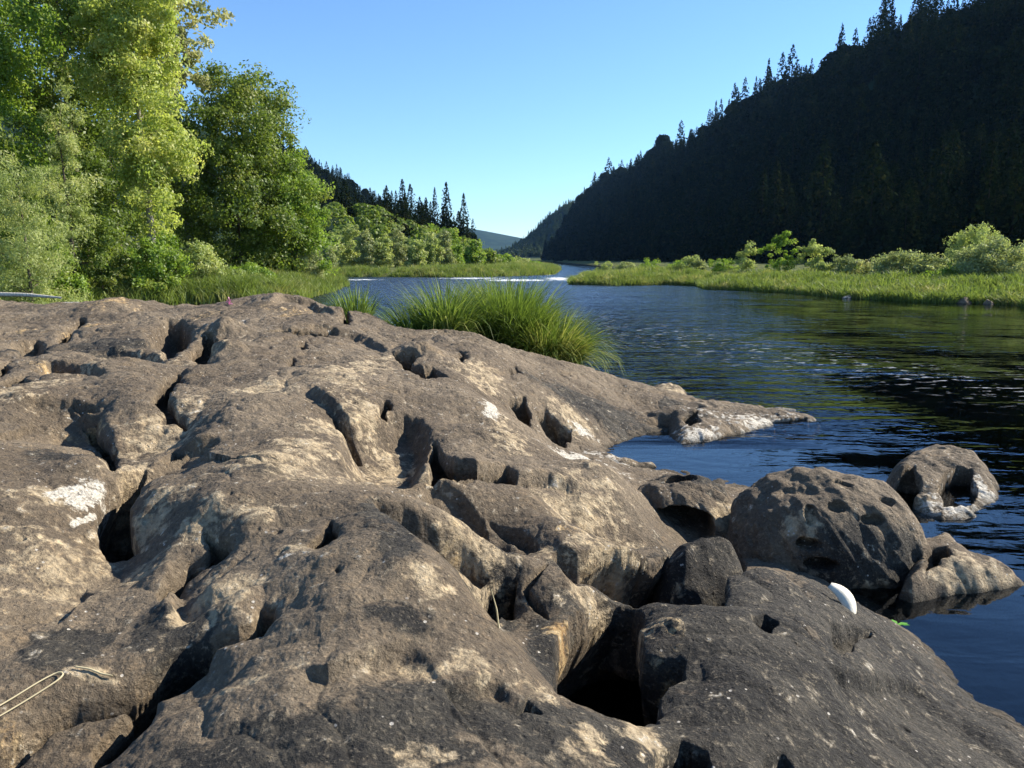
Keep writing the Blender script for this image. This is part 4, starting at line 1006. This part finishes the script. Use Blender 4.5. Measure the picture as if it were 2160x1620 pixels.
def hill_trees():
    rng = np.random.default_rng(5)
    X, Y = [], []
    # right hill: whole near face plus ridge
    n = 5200
    y = 90 + (1110 - 90) * rng.uniform(0, 1, n) ** 1.25
    rx = np.interp(y, RY, RX); toe = np.interp(y, [60, 300, 700, 1100, 1500], [66, 62, 52, 42, 44])
    t = rng.uniform(0.0, 1.12, n)
    x = toe + (rx - toe) * t
    px, py = project(x, y, ground_z(x, y) + 10)
    vis = (px < 2330)
    x, y, t = x[vis], y[vis], t[vis]
    h = rng.uniform(10, 17, len(x)) * (.85 + .8 * rng.uniform(0, 1, len(x)) ** 5)
    h = np.where((t > .9) & (t < 1.04) & (rng.uniform(0, 1, len(x)) < .6), h * rng.uniform(1.0, 1.7, len(x)), h)
    near = 0
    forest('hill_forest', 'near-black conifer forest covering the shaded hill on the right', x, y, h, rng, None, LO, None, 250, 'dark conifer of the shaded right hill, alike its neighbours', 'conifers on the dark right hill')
    # left hill
    n = 1500
    n = 3000; x = rng.uniform(-330, -8, n); y = rng.uniform(100, 620, n)
    g = left_hill(x, y); k = (g > 3); x, y = x[k], y[k]
    px, py = project(x, y, ground_z(x, y) + 8)
    k = (px > 560) & (px < 1010); x, y = x[k], y[k]
    h = rng.uniform(7, 13, len(x)) * np.clip(y / 250, .5, 1)
    forest('hill_forest', 'mixed dark forest on the left hill behind the pale willows', x, y, h, rng, None, LO, None, 40, 'conifer on the left hill behind the willows', 'conifers on the left hill')
    n = 900; y = rng.uniform(100, 240, n); x = rng.uniform(-75, 2, n); px, py = project(x, y, ground_z(x, y)); k = (left_hill(x, y) > .8) & (px > 640) & (px < 1150); x, y = x[k], y[k]
    forest('shrub_slope', 'sunlit green shrubs on the slope behind the pale willows', x, y, rng.uniform(2.5, 4.5, len(x)), rng, M['leaf_alder'], ROUNDS, None, 0)
    # far spurs
    n = 2600
    x = rng.uniform(-60, 300, n); y = rng.uniform(1300, 1600, n); k = far_hills(x, y) > 5; x, y = x[k], y[k]; h = rng.uniform(8, 15, len(x))
    forest('distant_forest', 'hazy grey-green wooded spur at the end of the valley', x, y, h, rng, M['leaf_far'], LO, None, 0)
hill_trees()
GC = 'lone conifers above the far willows'
for px, Y, top, k, wd, lab in [
   (838,215,402,3,.9,'dark conifer at the left of the clustered conifers'),
   (852,218,378,0,1.0,'tallest spire of the clustered conifers'),
   (868,220,388,2,.9,'dark conifer at the right of the clustered conifers'),
   (826,214,440,4,1.0,'short conifer low on the left of the cluster'),
   (895,225,432,1,1.2,'small conifer between the cluster and the slim pair'),
   (919,205,395,3,.8,'slim conifer, left of the slim pair'),
   (943,205,384,1,.95,'tall slim conifer, right and tallest of the slim pair'),
   (979,200,408,0,.8,'ragged conifer standing alone nearest the valley gap'),
   (968,204,445,4,.8,'short conifer left of the ragged lone one')]:
    x, y, _ = at(px, Y); g = float(ground_z(np.array([x]), np.array([y]))[0])
    put_conifer(x, y, at(px, Y, top)[2] - g + .3, k, lab, GC, wide=wd * 0.95)
GR = 'skyline conifers of the right hill'
for px, top, bot, k, wd, lab in [
   (1253,370,420,0,1.1,'pointed skyline conifer near the low end of the right ridge'),
   (1200,408,440,3,1.,'small skyline conifer at the lowest end of the right ridge'),
   (1352,343,372,3,1.,'lone little skyline conifer below the first step of the ridge'),
   (1425,296,330,4,1.,'broad-topped skyline conifer on the lower ridge'),
   (1584,226,262,0,1.,'skyline conifer at the foot of the steep ridge stretch'),
   (1645,182,225,3,1.,'slim skyline conifer above the steep ridge stretch'),
   (1697,136,190,1,1.,'left skyline conifer before the high trio'),
   (1774,86,165,2,.8,'tallest skyline conifer of the middle ridge'),
   (1806,84,150,3,.7,'slim skyline conifer right of the tallest one'),
   (1753,110,165,0,.9,'skyline conifer left of the tallest one'),
   (1907,46,100,2,1.1,'broad skyline conifer on the upper ridge'),
   (1994,8,70,3,.9,'slim skyline conifer on the upper ridge'),
   (2045,0,50,1,1.,'skyline conifer touching the top edge of the photo')]:
    # distance of the ridge in that direction
    ys = np.linspace(150, 1240, 2200); xs = np.interp(ys, RY, RX); pxs, pys = project(xs, ys, ground_z(xs, ys))
    j = int(np.argmin(np.abs(pxs - px))); x, y = float(xs[j]), float(ys[j]); g = float(ground_z(np.array([x]), np.array([y]))[0])
    ztop = at(px, y, top)[2]
    put_conifer(x, y, max(9, min(34, ztop - g)), k, lab, GR, wide=wd)

# ------------------------------------------------------------------ grasses
def blades(n, rng, spread, length, width, lean=1.0, up=0.6, seg=5, wind=(0, 0)):
    r = spread * np.sqrt(rng.uniform(0, 1, n)); a = rng.uniform(0, 2 * math.pi, n)
    bx, by = r[:] * np.cos(a), r * np.sin(a)
    da = a + rng.normal(0, .5, n); L = length * rng.uniform(.5, 1.1, n)
    out = lean * (0.25 + .9 * r / (spread + 1e-6)) * rng.uniform(.5, 1.3, n)
    t = np.linspace(0, 1, seg + 1)[None]
    droop = rng.uniform(.55, 1.15, n)[:, None] * out[:, None]
    ang = up * .35 * out[:, None] + droop * 2.1 * t ** 1.2        # angle from the vertical along the blade
    ds = L[:, None] / seg
    hx = np.concatenate([np.zeros((n, 1)), np.cumsum(np.sin(ang[:, :-1]) * ds, 1)], 1); hz = np.concatenate([np.zeros((n, 1)), np.cumsum(np.cos(ang[:, :-1]) * ds, 1)], 1)
    dx = np.cos(da)[:, None]; dy = np.sin(da)[:, None]
    X = bx[:, None] + hx * dx + wind[0] * t ** 2 * L[:, None]; Y = by[:, None] + hx * dy + wind[1] * t ** 2 * L[:, None]; Z = hz
    wv = width * (1 - t ** 1.5 * .92) * .5 * rng.uniform(.6, 1.2, n)[:, None]
    sa = da + rng.normal(0, .7, n)
    sx = -np.sin(sa)[:, None] * wv; sy = np.cos(sa)[:, None] * wv
    A_ = np.stack([X - sx, Y - sy, Z], 2); B_ = np.stack([X + sx, Y + sy, Z], 2)
    V = np.stack([A_, B_], 2).reshape(n, -1, 3)
    m = 2 * (seg + 1); q = []
    for i in range(seg): q.append([2 * i, 2 * i + 1, 2 * i + 3, 2 * i + 2])
    Q = (np.array(q)[None] + (np.arange(n) * m)[:, None, None]).reshape(-1, 4)
    tint = np.repeat(rng.uniform(0, 1, n), seg)
    return V.reshape(-1, 3), Q, tint

def clump(name, parts, mat, label, cat, group=None, seed=0, loc=None, kind=None):
    rng = np.random.default_rng(seed); Vs, Qs, Ts, o = [], [], [], 0
    for (cx, cy, cz, n, spread, length, width, lean, wind) in parts:
        V, Q, T = blades(n, rng, spread, length, width, lean, wind=wind)
        Vs.append(V + np.array([cx, cy, cz])); Qs.append(Q + o); o += len(V); Ts.append(T)
    V = np.concatenate(Vs); c = np.array(loc if loc else V.mean(0)); c[2] = V[:, 2].min()
    me = mk_mesh(name, V - c, np.concatenate(Qs), True, None, 4, {'tint': np.concatenate(Ts)})
    ob = link(name, me, mat, loc=tuple(c)); tag(ob, label, cat, group, kind); return ob

def P(px, py, z=0.0):
    a, b = onz(px, py, z); return float(a), float(b)
def up(px, py, z):
    a, b = onz(px, py, z); return (float(a), float(b), z)
GS = 'sedge clumps behind the rock shelf'
a = up(1110, 745, .45); b2 = up(1210, 768, .30); c3 = up(1040, 715, .60)
clump('sedge_clump', [(a[0] - .25, a[1] + .45, .25, 2300, .45, 1.38, .026, .9, (.0, -.12)), (b2[0] - .35, b2[1] + .15, .08, 2200, .38, 1.12, .025, 1.15, (.05, -.25)), (c3[0], c3[1] + .5, .40, 1400, .4, 1.15, .025, .9, (0, -.1)), (a[0] + .1, a[1] + .2, .2, 500, .3, 1.0, .03, 1.3, (.0, -.35))], M['blade'],
      'large arching bright green sedge clump hanging over the rock edge to the water', 'grass clump', GS, 3)
d4 = up(930, 705, .80)
clump('sedge_clump', [(d4[0] + .05, d4[1] + .30, .60, 1000, .32, 1.0, .024, 1.0, (0, 0)), (d4[0] - .45, d4[1] + .5, .5, 400, .3, .85, .030, 1.2, (-.25, 0))], M['blade'],
      'smaller sedge clump left of the large one, just behind the rock crest', 'grass clump', GS, 4)
e5 = up(737, 668, .85)
clump('sedge_clump', [(e5[0], e5[1] + .5, .55, 260, .25, .85, .032, .6, (0, 0))], M['blade'],
      'little upright green tuft growing from the notch in the rock crest', 'grass clump', GS, 5)

def bank_grass(name, label, poly_pts, n, hgt, width, seed, clumpy=.6):
    rng = np.random.default_rng(seed)
    # clustered positions following the bank line
    pts = np.array(poly_pts); seg = np.diff(pts, axis=0); ln = np.hypot(*seg.T); cum = np.concatenate([[0], np.cumsum(ln)])
    nc = n // 45
    s = rng.uniform(0, cum[-1], nc); k = np.clip(np.searchsorted(cum, s) - 1, 0, len(seg) - 1); f = (s - cum[k]) / ln[k]
    base = pts[k] + seg[k] * f[:, None]
    nrm = np.stack([-seg[k][:, 1], seg[k][:, 0]], 1) / ln[k][:, None]
    off = rng.uniform(0, 1, nc) ** 1.2 * width
    cen = base + nrm * off[:, None] + rng.normal(0, .12, (nc, 2))
    per = 45
    pos = cen[:, None] + rng.normal(0, .22, (nc, per, 2)); pos = pos.reshape(-1, 2)
    hh = hgt * np.repeat(rng.uniform(.35, 1.25, nc), per) * rng.uniform(.5, 1.1, nc * per)
    z = ground_z(pos[:, 0], pos[:, 1]); keep = z > -.15; pos, z, hh = pos[keep], z[keep], hh[keep]; m = len(pos)
    tint = np.repeat(rng.uniform(0, 1, nc), per)[keep] * .6 + rng.uniform(0, .4, m)
    a = rng.uniform(0, 6.28, m); w = rng.uniform(.012, .030, m)
    le = rng.normal(0, .33, (m, 2)) * hh[:, None]
    B = np.concatenate([pos, z[:, None]], 1); s_ = np.stack([np.cos(a) * w, np.sin(a) * w, a * 0], 1)
    mid = B + np.concatenate([le * .35, (hh * .6)[:, None]], 1); top = B + np.concatenate([le * 1.25, (hh * rng.uniform(.8, 1, m))[:, None]], 1)
    V = np.stack([B - s_, B + s_, mid + s_ * .8, mid - s_ * .8, top], 1).reshape(-1, 3)
    i5 = np.arange(m)[:, None] * 5
    Q = np.concatenate([i5 + np.array([[0, 1, 2, 3]]), i5 + np.array([[3, 2, 4, 4]])])
    Q = np.concatenate([i5 + np.array([[0, 1, 2, 3]])]); T3 = i5 + np.array([[3, 2, 4]])
    # tips as thin quads
    tip = top + s_ * .1
    V = np.stack([B - s_, B + s_, mid + s_ * .8, mid - s_ * .8, top - s_ * .1, tip], 1).reshape(-1, 3)
    i6 = np.arange(m)[:, None] * 6
    Q = np.concatenate([i6 + np.array([[0, 1, 2, 3]]), i6 + np.array([[3, 2, 5, 4]])])
    o = link(name, mk_mesh(name, V, Q, False, None, 4, {'tint': np.concatenate([tint, tint])}), M['bank'])
    tag(o, label, 'grass', kind='stuff')
    return o
bank_grass('bank_grass', 'bright green sedge lining the far right bank', [P(2400,670),P(2160,643),P(1960,636),P(1800,627),P(1640,614),P(1500,609),P(1480,602),P(1400,599),P(1300,601),P(1212,599)][::-1], 170000, .52, -5.0, 11)
bank_grass('meadow_grass', 'yellow-green meadow grass behind the sedge on the right bank', [P(2500,655),P(2160,628),P(1960,622),P(1800,614),P(1640,603),P(1500,598),P(1400,592),P(1240,590)][::-1], 120000, .52, -20.0, 14)
bank_grass('bank_grass', 'fresh green grass lining the left bank under the trees', [P(-60,659),P(60,651),P(150,649),P(250,645),P(400,641),P(520,639),P(620,633),P(700,611),P(722,602),P(700,592)], 170000, .70, 5.0, 12)
bank_grass('bank_grass', 'green grass strip along the far left bank below the willows', [P(685,585),P(800,585),P(930,586),P(1060,584),P(1165,580),(9,150)], 90000, .8, 7.0, 13)

# ------------------------------------------------------------------ small things
def stick(name, pts, r, mat, label, cat, n=6, group=None):
    pts = np.array(pts); k = 24; t = np.linspace(0, len(pts) - 1, k); q = np.stack([np.interp(t, np.arange(len(pts)), pts[:, i]) for i in range(3)], 1)
    q[1:-1] = (q[:-2] + q[1:-1] * 2 + q[2:]) / 4
    rad = np.interp(np.linspace(0, 1, k), np.linspace(0, 1, len(r)), r)
    V, Q = tube(q - q[0], rad, n)
    o = link(name, mk_mesh(name, V, Q, True, None, 4, {'tint': np.full(len(Q), .7)}), mat, loc=tuple(q[0])); tag(o, label, cat, group); return o

# real surface height of the finished shelf
def shelf_hit(px, py):
    return hit(px, py, lambda x, y: shelf_z(np.atleast_1d(x).astype(float), np.atleast_1d(y).astype(float)))
def on_shelf(px, py, up_=0.004):
    x, y, z = shelf_hit(px, py); return (x, y, z + up_)

b0 = [(-20, 620), (60, 622), (130, 628)]
pts = [at(px, 25.0, py) for px, py in b0]
stick('driftwood_log', [pts[0], pts[1], pts[2]], [.07, .06, .03], M['driftwood'], 'pale driftwood log lying on the left bank grass at the left edge', 'driftwood', 9)
pts = [at(px, 22.0, py) for px, py in [(125, 641), (165, 640), (205, 644)]]
stick('driftwood_branch', pts, [.05, .045, .02], M['driftwood'], 'thin grey driftwood branch right of the log, behind the rock crest', 'driftwood', 7)
loop = [on_shelf(px, py, .012) for px, py in [(-30, 1515), (30, 1480), (80, 1448), (125, 1424), (137, 1430), (120, 1446), (60, 1484), (0, 1520), (-30, 1535)]]
stick('dry_reed', loop, [.0024, .0024, .002], M['straw'], 'bleached dry reed stem doubled back in a loop on the rock, lower left corner', 'reed', 5)
stick('dry_reed', [on_shelf(px, py, .01) for px, py in [(160, 1413), (190, 1418), (215, 1428), (238, 1432)]], [.0025, .003, .0015], M['straw'], 'short dry straw lying at the edge of the dark cleft', 'reed', 5)
q0 = on_shelf(1052, 1325, 0)
stick('grass_blade', [q0, (q0[0] - .006, q0[1], q0[2] + .06), (q0[0] - .022, q0[1] - .01, q0[2] + .13)], [.003, .0025, .0008], M['straw'], 'single yellow grass blade standing in the hole behind the foreground crest', 'grass blade', 5)

# sunlit patch built as a pale curved flake beside the boulder
def crescent():
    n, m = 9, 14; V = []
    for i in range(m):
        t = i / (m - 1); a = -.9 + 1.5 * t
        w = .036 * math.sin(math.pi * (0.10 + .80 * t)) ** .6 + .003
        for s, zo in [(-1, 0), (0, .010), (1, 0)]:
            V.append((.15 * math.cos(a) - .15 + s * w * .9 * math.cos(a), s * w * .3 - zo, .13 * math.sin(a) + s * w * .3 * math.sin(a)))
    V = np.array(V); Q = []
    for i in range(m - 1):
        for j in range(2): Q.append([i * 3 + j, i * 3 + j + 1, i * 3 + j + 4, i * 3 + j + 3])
    me = mk_mesh('sunlit_crescent', V, np.array(Q)); me.materials.append(flat_mat('sunlit_crescent_pale', (.48, .44, .34), (.72, .68, .57), 60))
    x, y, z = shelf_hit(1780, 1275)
    o = link('sunlit_crescent', me, loc=(x + .0, y - .01, z + .04)); o.rotation_euler = (R(-35), R(-28), R(12))
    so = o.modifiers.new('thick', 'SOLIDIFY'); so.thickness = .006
    tag(o, 'sunlit patch built as a white curved flake leaning at the foot of the large dark boulder', 'crescent')
crescent()

def floating_plant():
    x, y = onz(1888, 1318, 0.012); rng = np.random.default_rng(3); C = []
    V, Q = [], []
    for k in range(7):
        a = rng.uniform(0, 6.28); L = rng.uniform(.03, .055); w = L * .3
        d = np.array([math.cos(a), math.sin(a), .12]); s = np.array([-math.sin(a), math.cos(a), .0])
        o = np.array([rng.normal() * .012, rng.normal() * .012, .004 + k * .002])
        b_ = len(V); V += [o, o + d * L * .5 + s * w, o + d * L, o + d * L * .5 - s * w]; Q.append([b_, b_ + 1, b_ + 2, b_ + 3])
    me = mk_mesh('water_plant', np.array(V), np.array(Q), False, None, 4, {'tint': rng.uniform(0, 1, 7)})
    me.materials.append(leaf_material('fresh_leaf', (.10, .32, .04), (.22, .50, .10)))
    o = link('water_plant', me, loc=(float(x), float(y), .004)); tag(o, 'small bright green plant floating where slab, boulder and water meet', 'water plant')
floating_plant()

def flower():
    x, y, z = on_shelf(476, 646, 0); y += .15
    root = empty('flower', (x, y, z - .05)); tag(root, 'tiny pink flower spike on the far rock crest', 'flower')
    V, Q = tube(np.array([[0, 0, 0], [.005, 0, .08], [0, 0, .15]]), [.004, .004, .003], 5); link('stem', mk_mesh('stem', V, Q, True, None, 4, {'tint': np.zeros(len(Q))}), M['blade'], root)
    rng = np.random.default_rng(1); C = np.stack([rng.normal(0, .014, 40), rng.normal(0, .014, 40), rng.uniform(.07, .16, 40)], 1)
    V, Q = leaves(C, .028, rng); me = mk_mesh('blossom', V, Q, False, None, 4, {'tint': rng.uniform(0, 1, 40)}); link('blossom', me, leaf_material('pink_petals', (.55, .14, .35), (.75, .30, .55)), root)
flower()

# ------------------------------------------------------------------ the air of the valley
bmv = [(x_, y_, z_) for z_ in (-8, 420) for x_, y_ in ((-7500, -7500), (7500, -7500), (7500, 7500), (-7500, 7500))]
me = mk_mesh('haze', np.array(bmv), np.array([[3, 2, 1, 0], [4, 5, 6, 7], [0, 1, 5, 4], [1, 2, 6, 5], [2, 3, 7, 6], [3, 0, 4, 7]]), False)
hm, hnt, hn, hl = new_mat('valley_haze'); ho = hn.new('ShaderNodeOutputMaterial'); hp = hn.new('ShaderNodeVolumePrincipled')
hp.inputs['Color'].default_value = (.30, .58, 1, 1); hp.inputs['Density'].default_value = 4e-5; hp.inputs['Anisotropy'].default_value = 0.0
hl.new(hp.outputs[0], ho.inputs['Volume']); me.materials.append(hm)
tag(link('haze', me), 'thin blue air haze between the viewer and the far ridge', 'haze', kind='stuff')

# ------------------------------------------------------------------ light, sky, camera
w = bpy.data.worlds.new('World'); SC.world = w; w.use_nodes = True
nt = w.node_tree; bg = nt.nodes['Background']
sky = nt.nodes.new('ShaderNodeTexSky'); sky.sky_type = 'NISHITA'; sky.sun_disc = False
sky.sun_elevation = SUN_EL; sky.sun_rotation = SUN_AZ; sky.altitude = 300; sky.air_density = 1.0; sky.dust_density = 0.0; sky.ozone_density = 4.0
tn = nt.nodes.new('ShaderNodeMix'); tn.data_type = 'RGBA'; tn.blend_type = 'MULTIPLY'; tn.inputs[0].default_value = 1.0; tn.inputs[7].default_value = (.84, 1.0, 1.13, 1)
nt.links.new(sky.outputs[0], tn.inputs[6]); nt.links.new(tn.outputs[2], bg.inputs['Color']); bg.inputs['Strength'].default_value = 0.09
sl = bpy.data.lights.new('sun', 'SUN'); sl.energy = 5.0; sl.angle = R(.5); sl.color = (1.0, .93, .82)
so = bpy.data.objects.new('sun', sl); COL.objects.link(so)
sd = Vector((math.sin(SUN_AZ) * math.cos(SUN_EL), math.cos(SUN_AZ) * math.cos(SUN_EL), math.sin(SUN_EL)))
so.rotation_euler = sd.to_track_quat('Z', 'Y').to_euler(); so.location = sd * 50
cam = bpy.data.cameras.new('camera'); co = bpy.data.objects.new('camera', cam); COL.objects.link(co)
co.location = (0, 0, H); co.rotation_euler = (math.pi / 2 - TH, 0, 0)
cam.sensor_width = 36; cam.lens = 36 * F / 2160; cam.clip_start = .05; cam.clip_end = 12000
SC.camera = co
SC.view_settings.view_transform = 'Standard'; SC.view_settings.look = 'None'; SC.view_settings.exposure = 1.12; SC.view_settings.gamma = 1
SC.cycles.max_bounces = 6; SC.cycles.transparent_max_bounces = 16
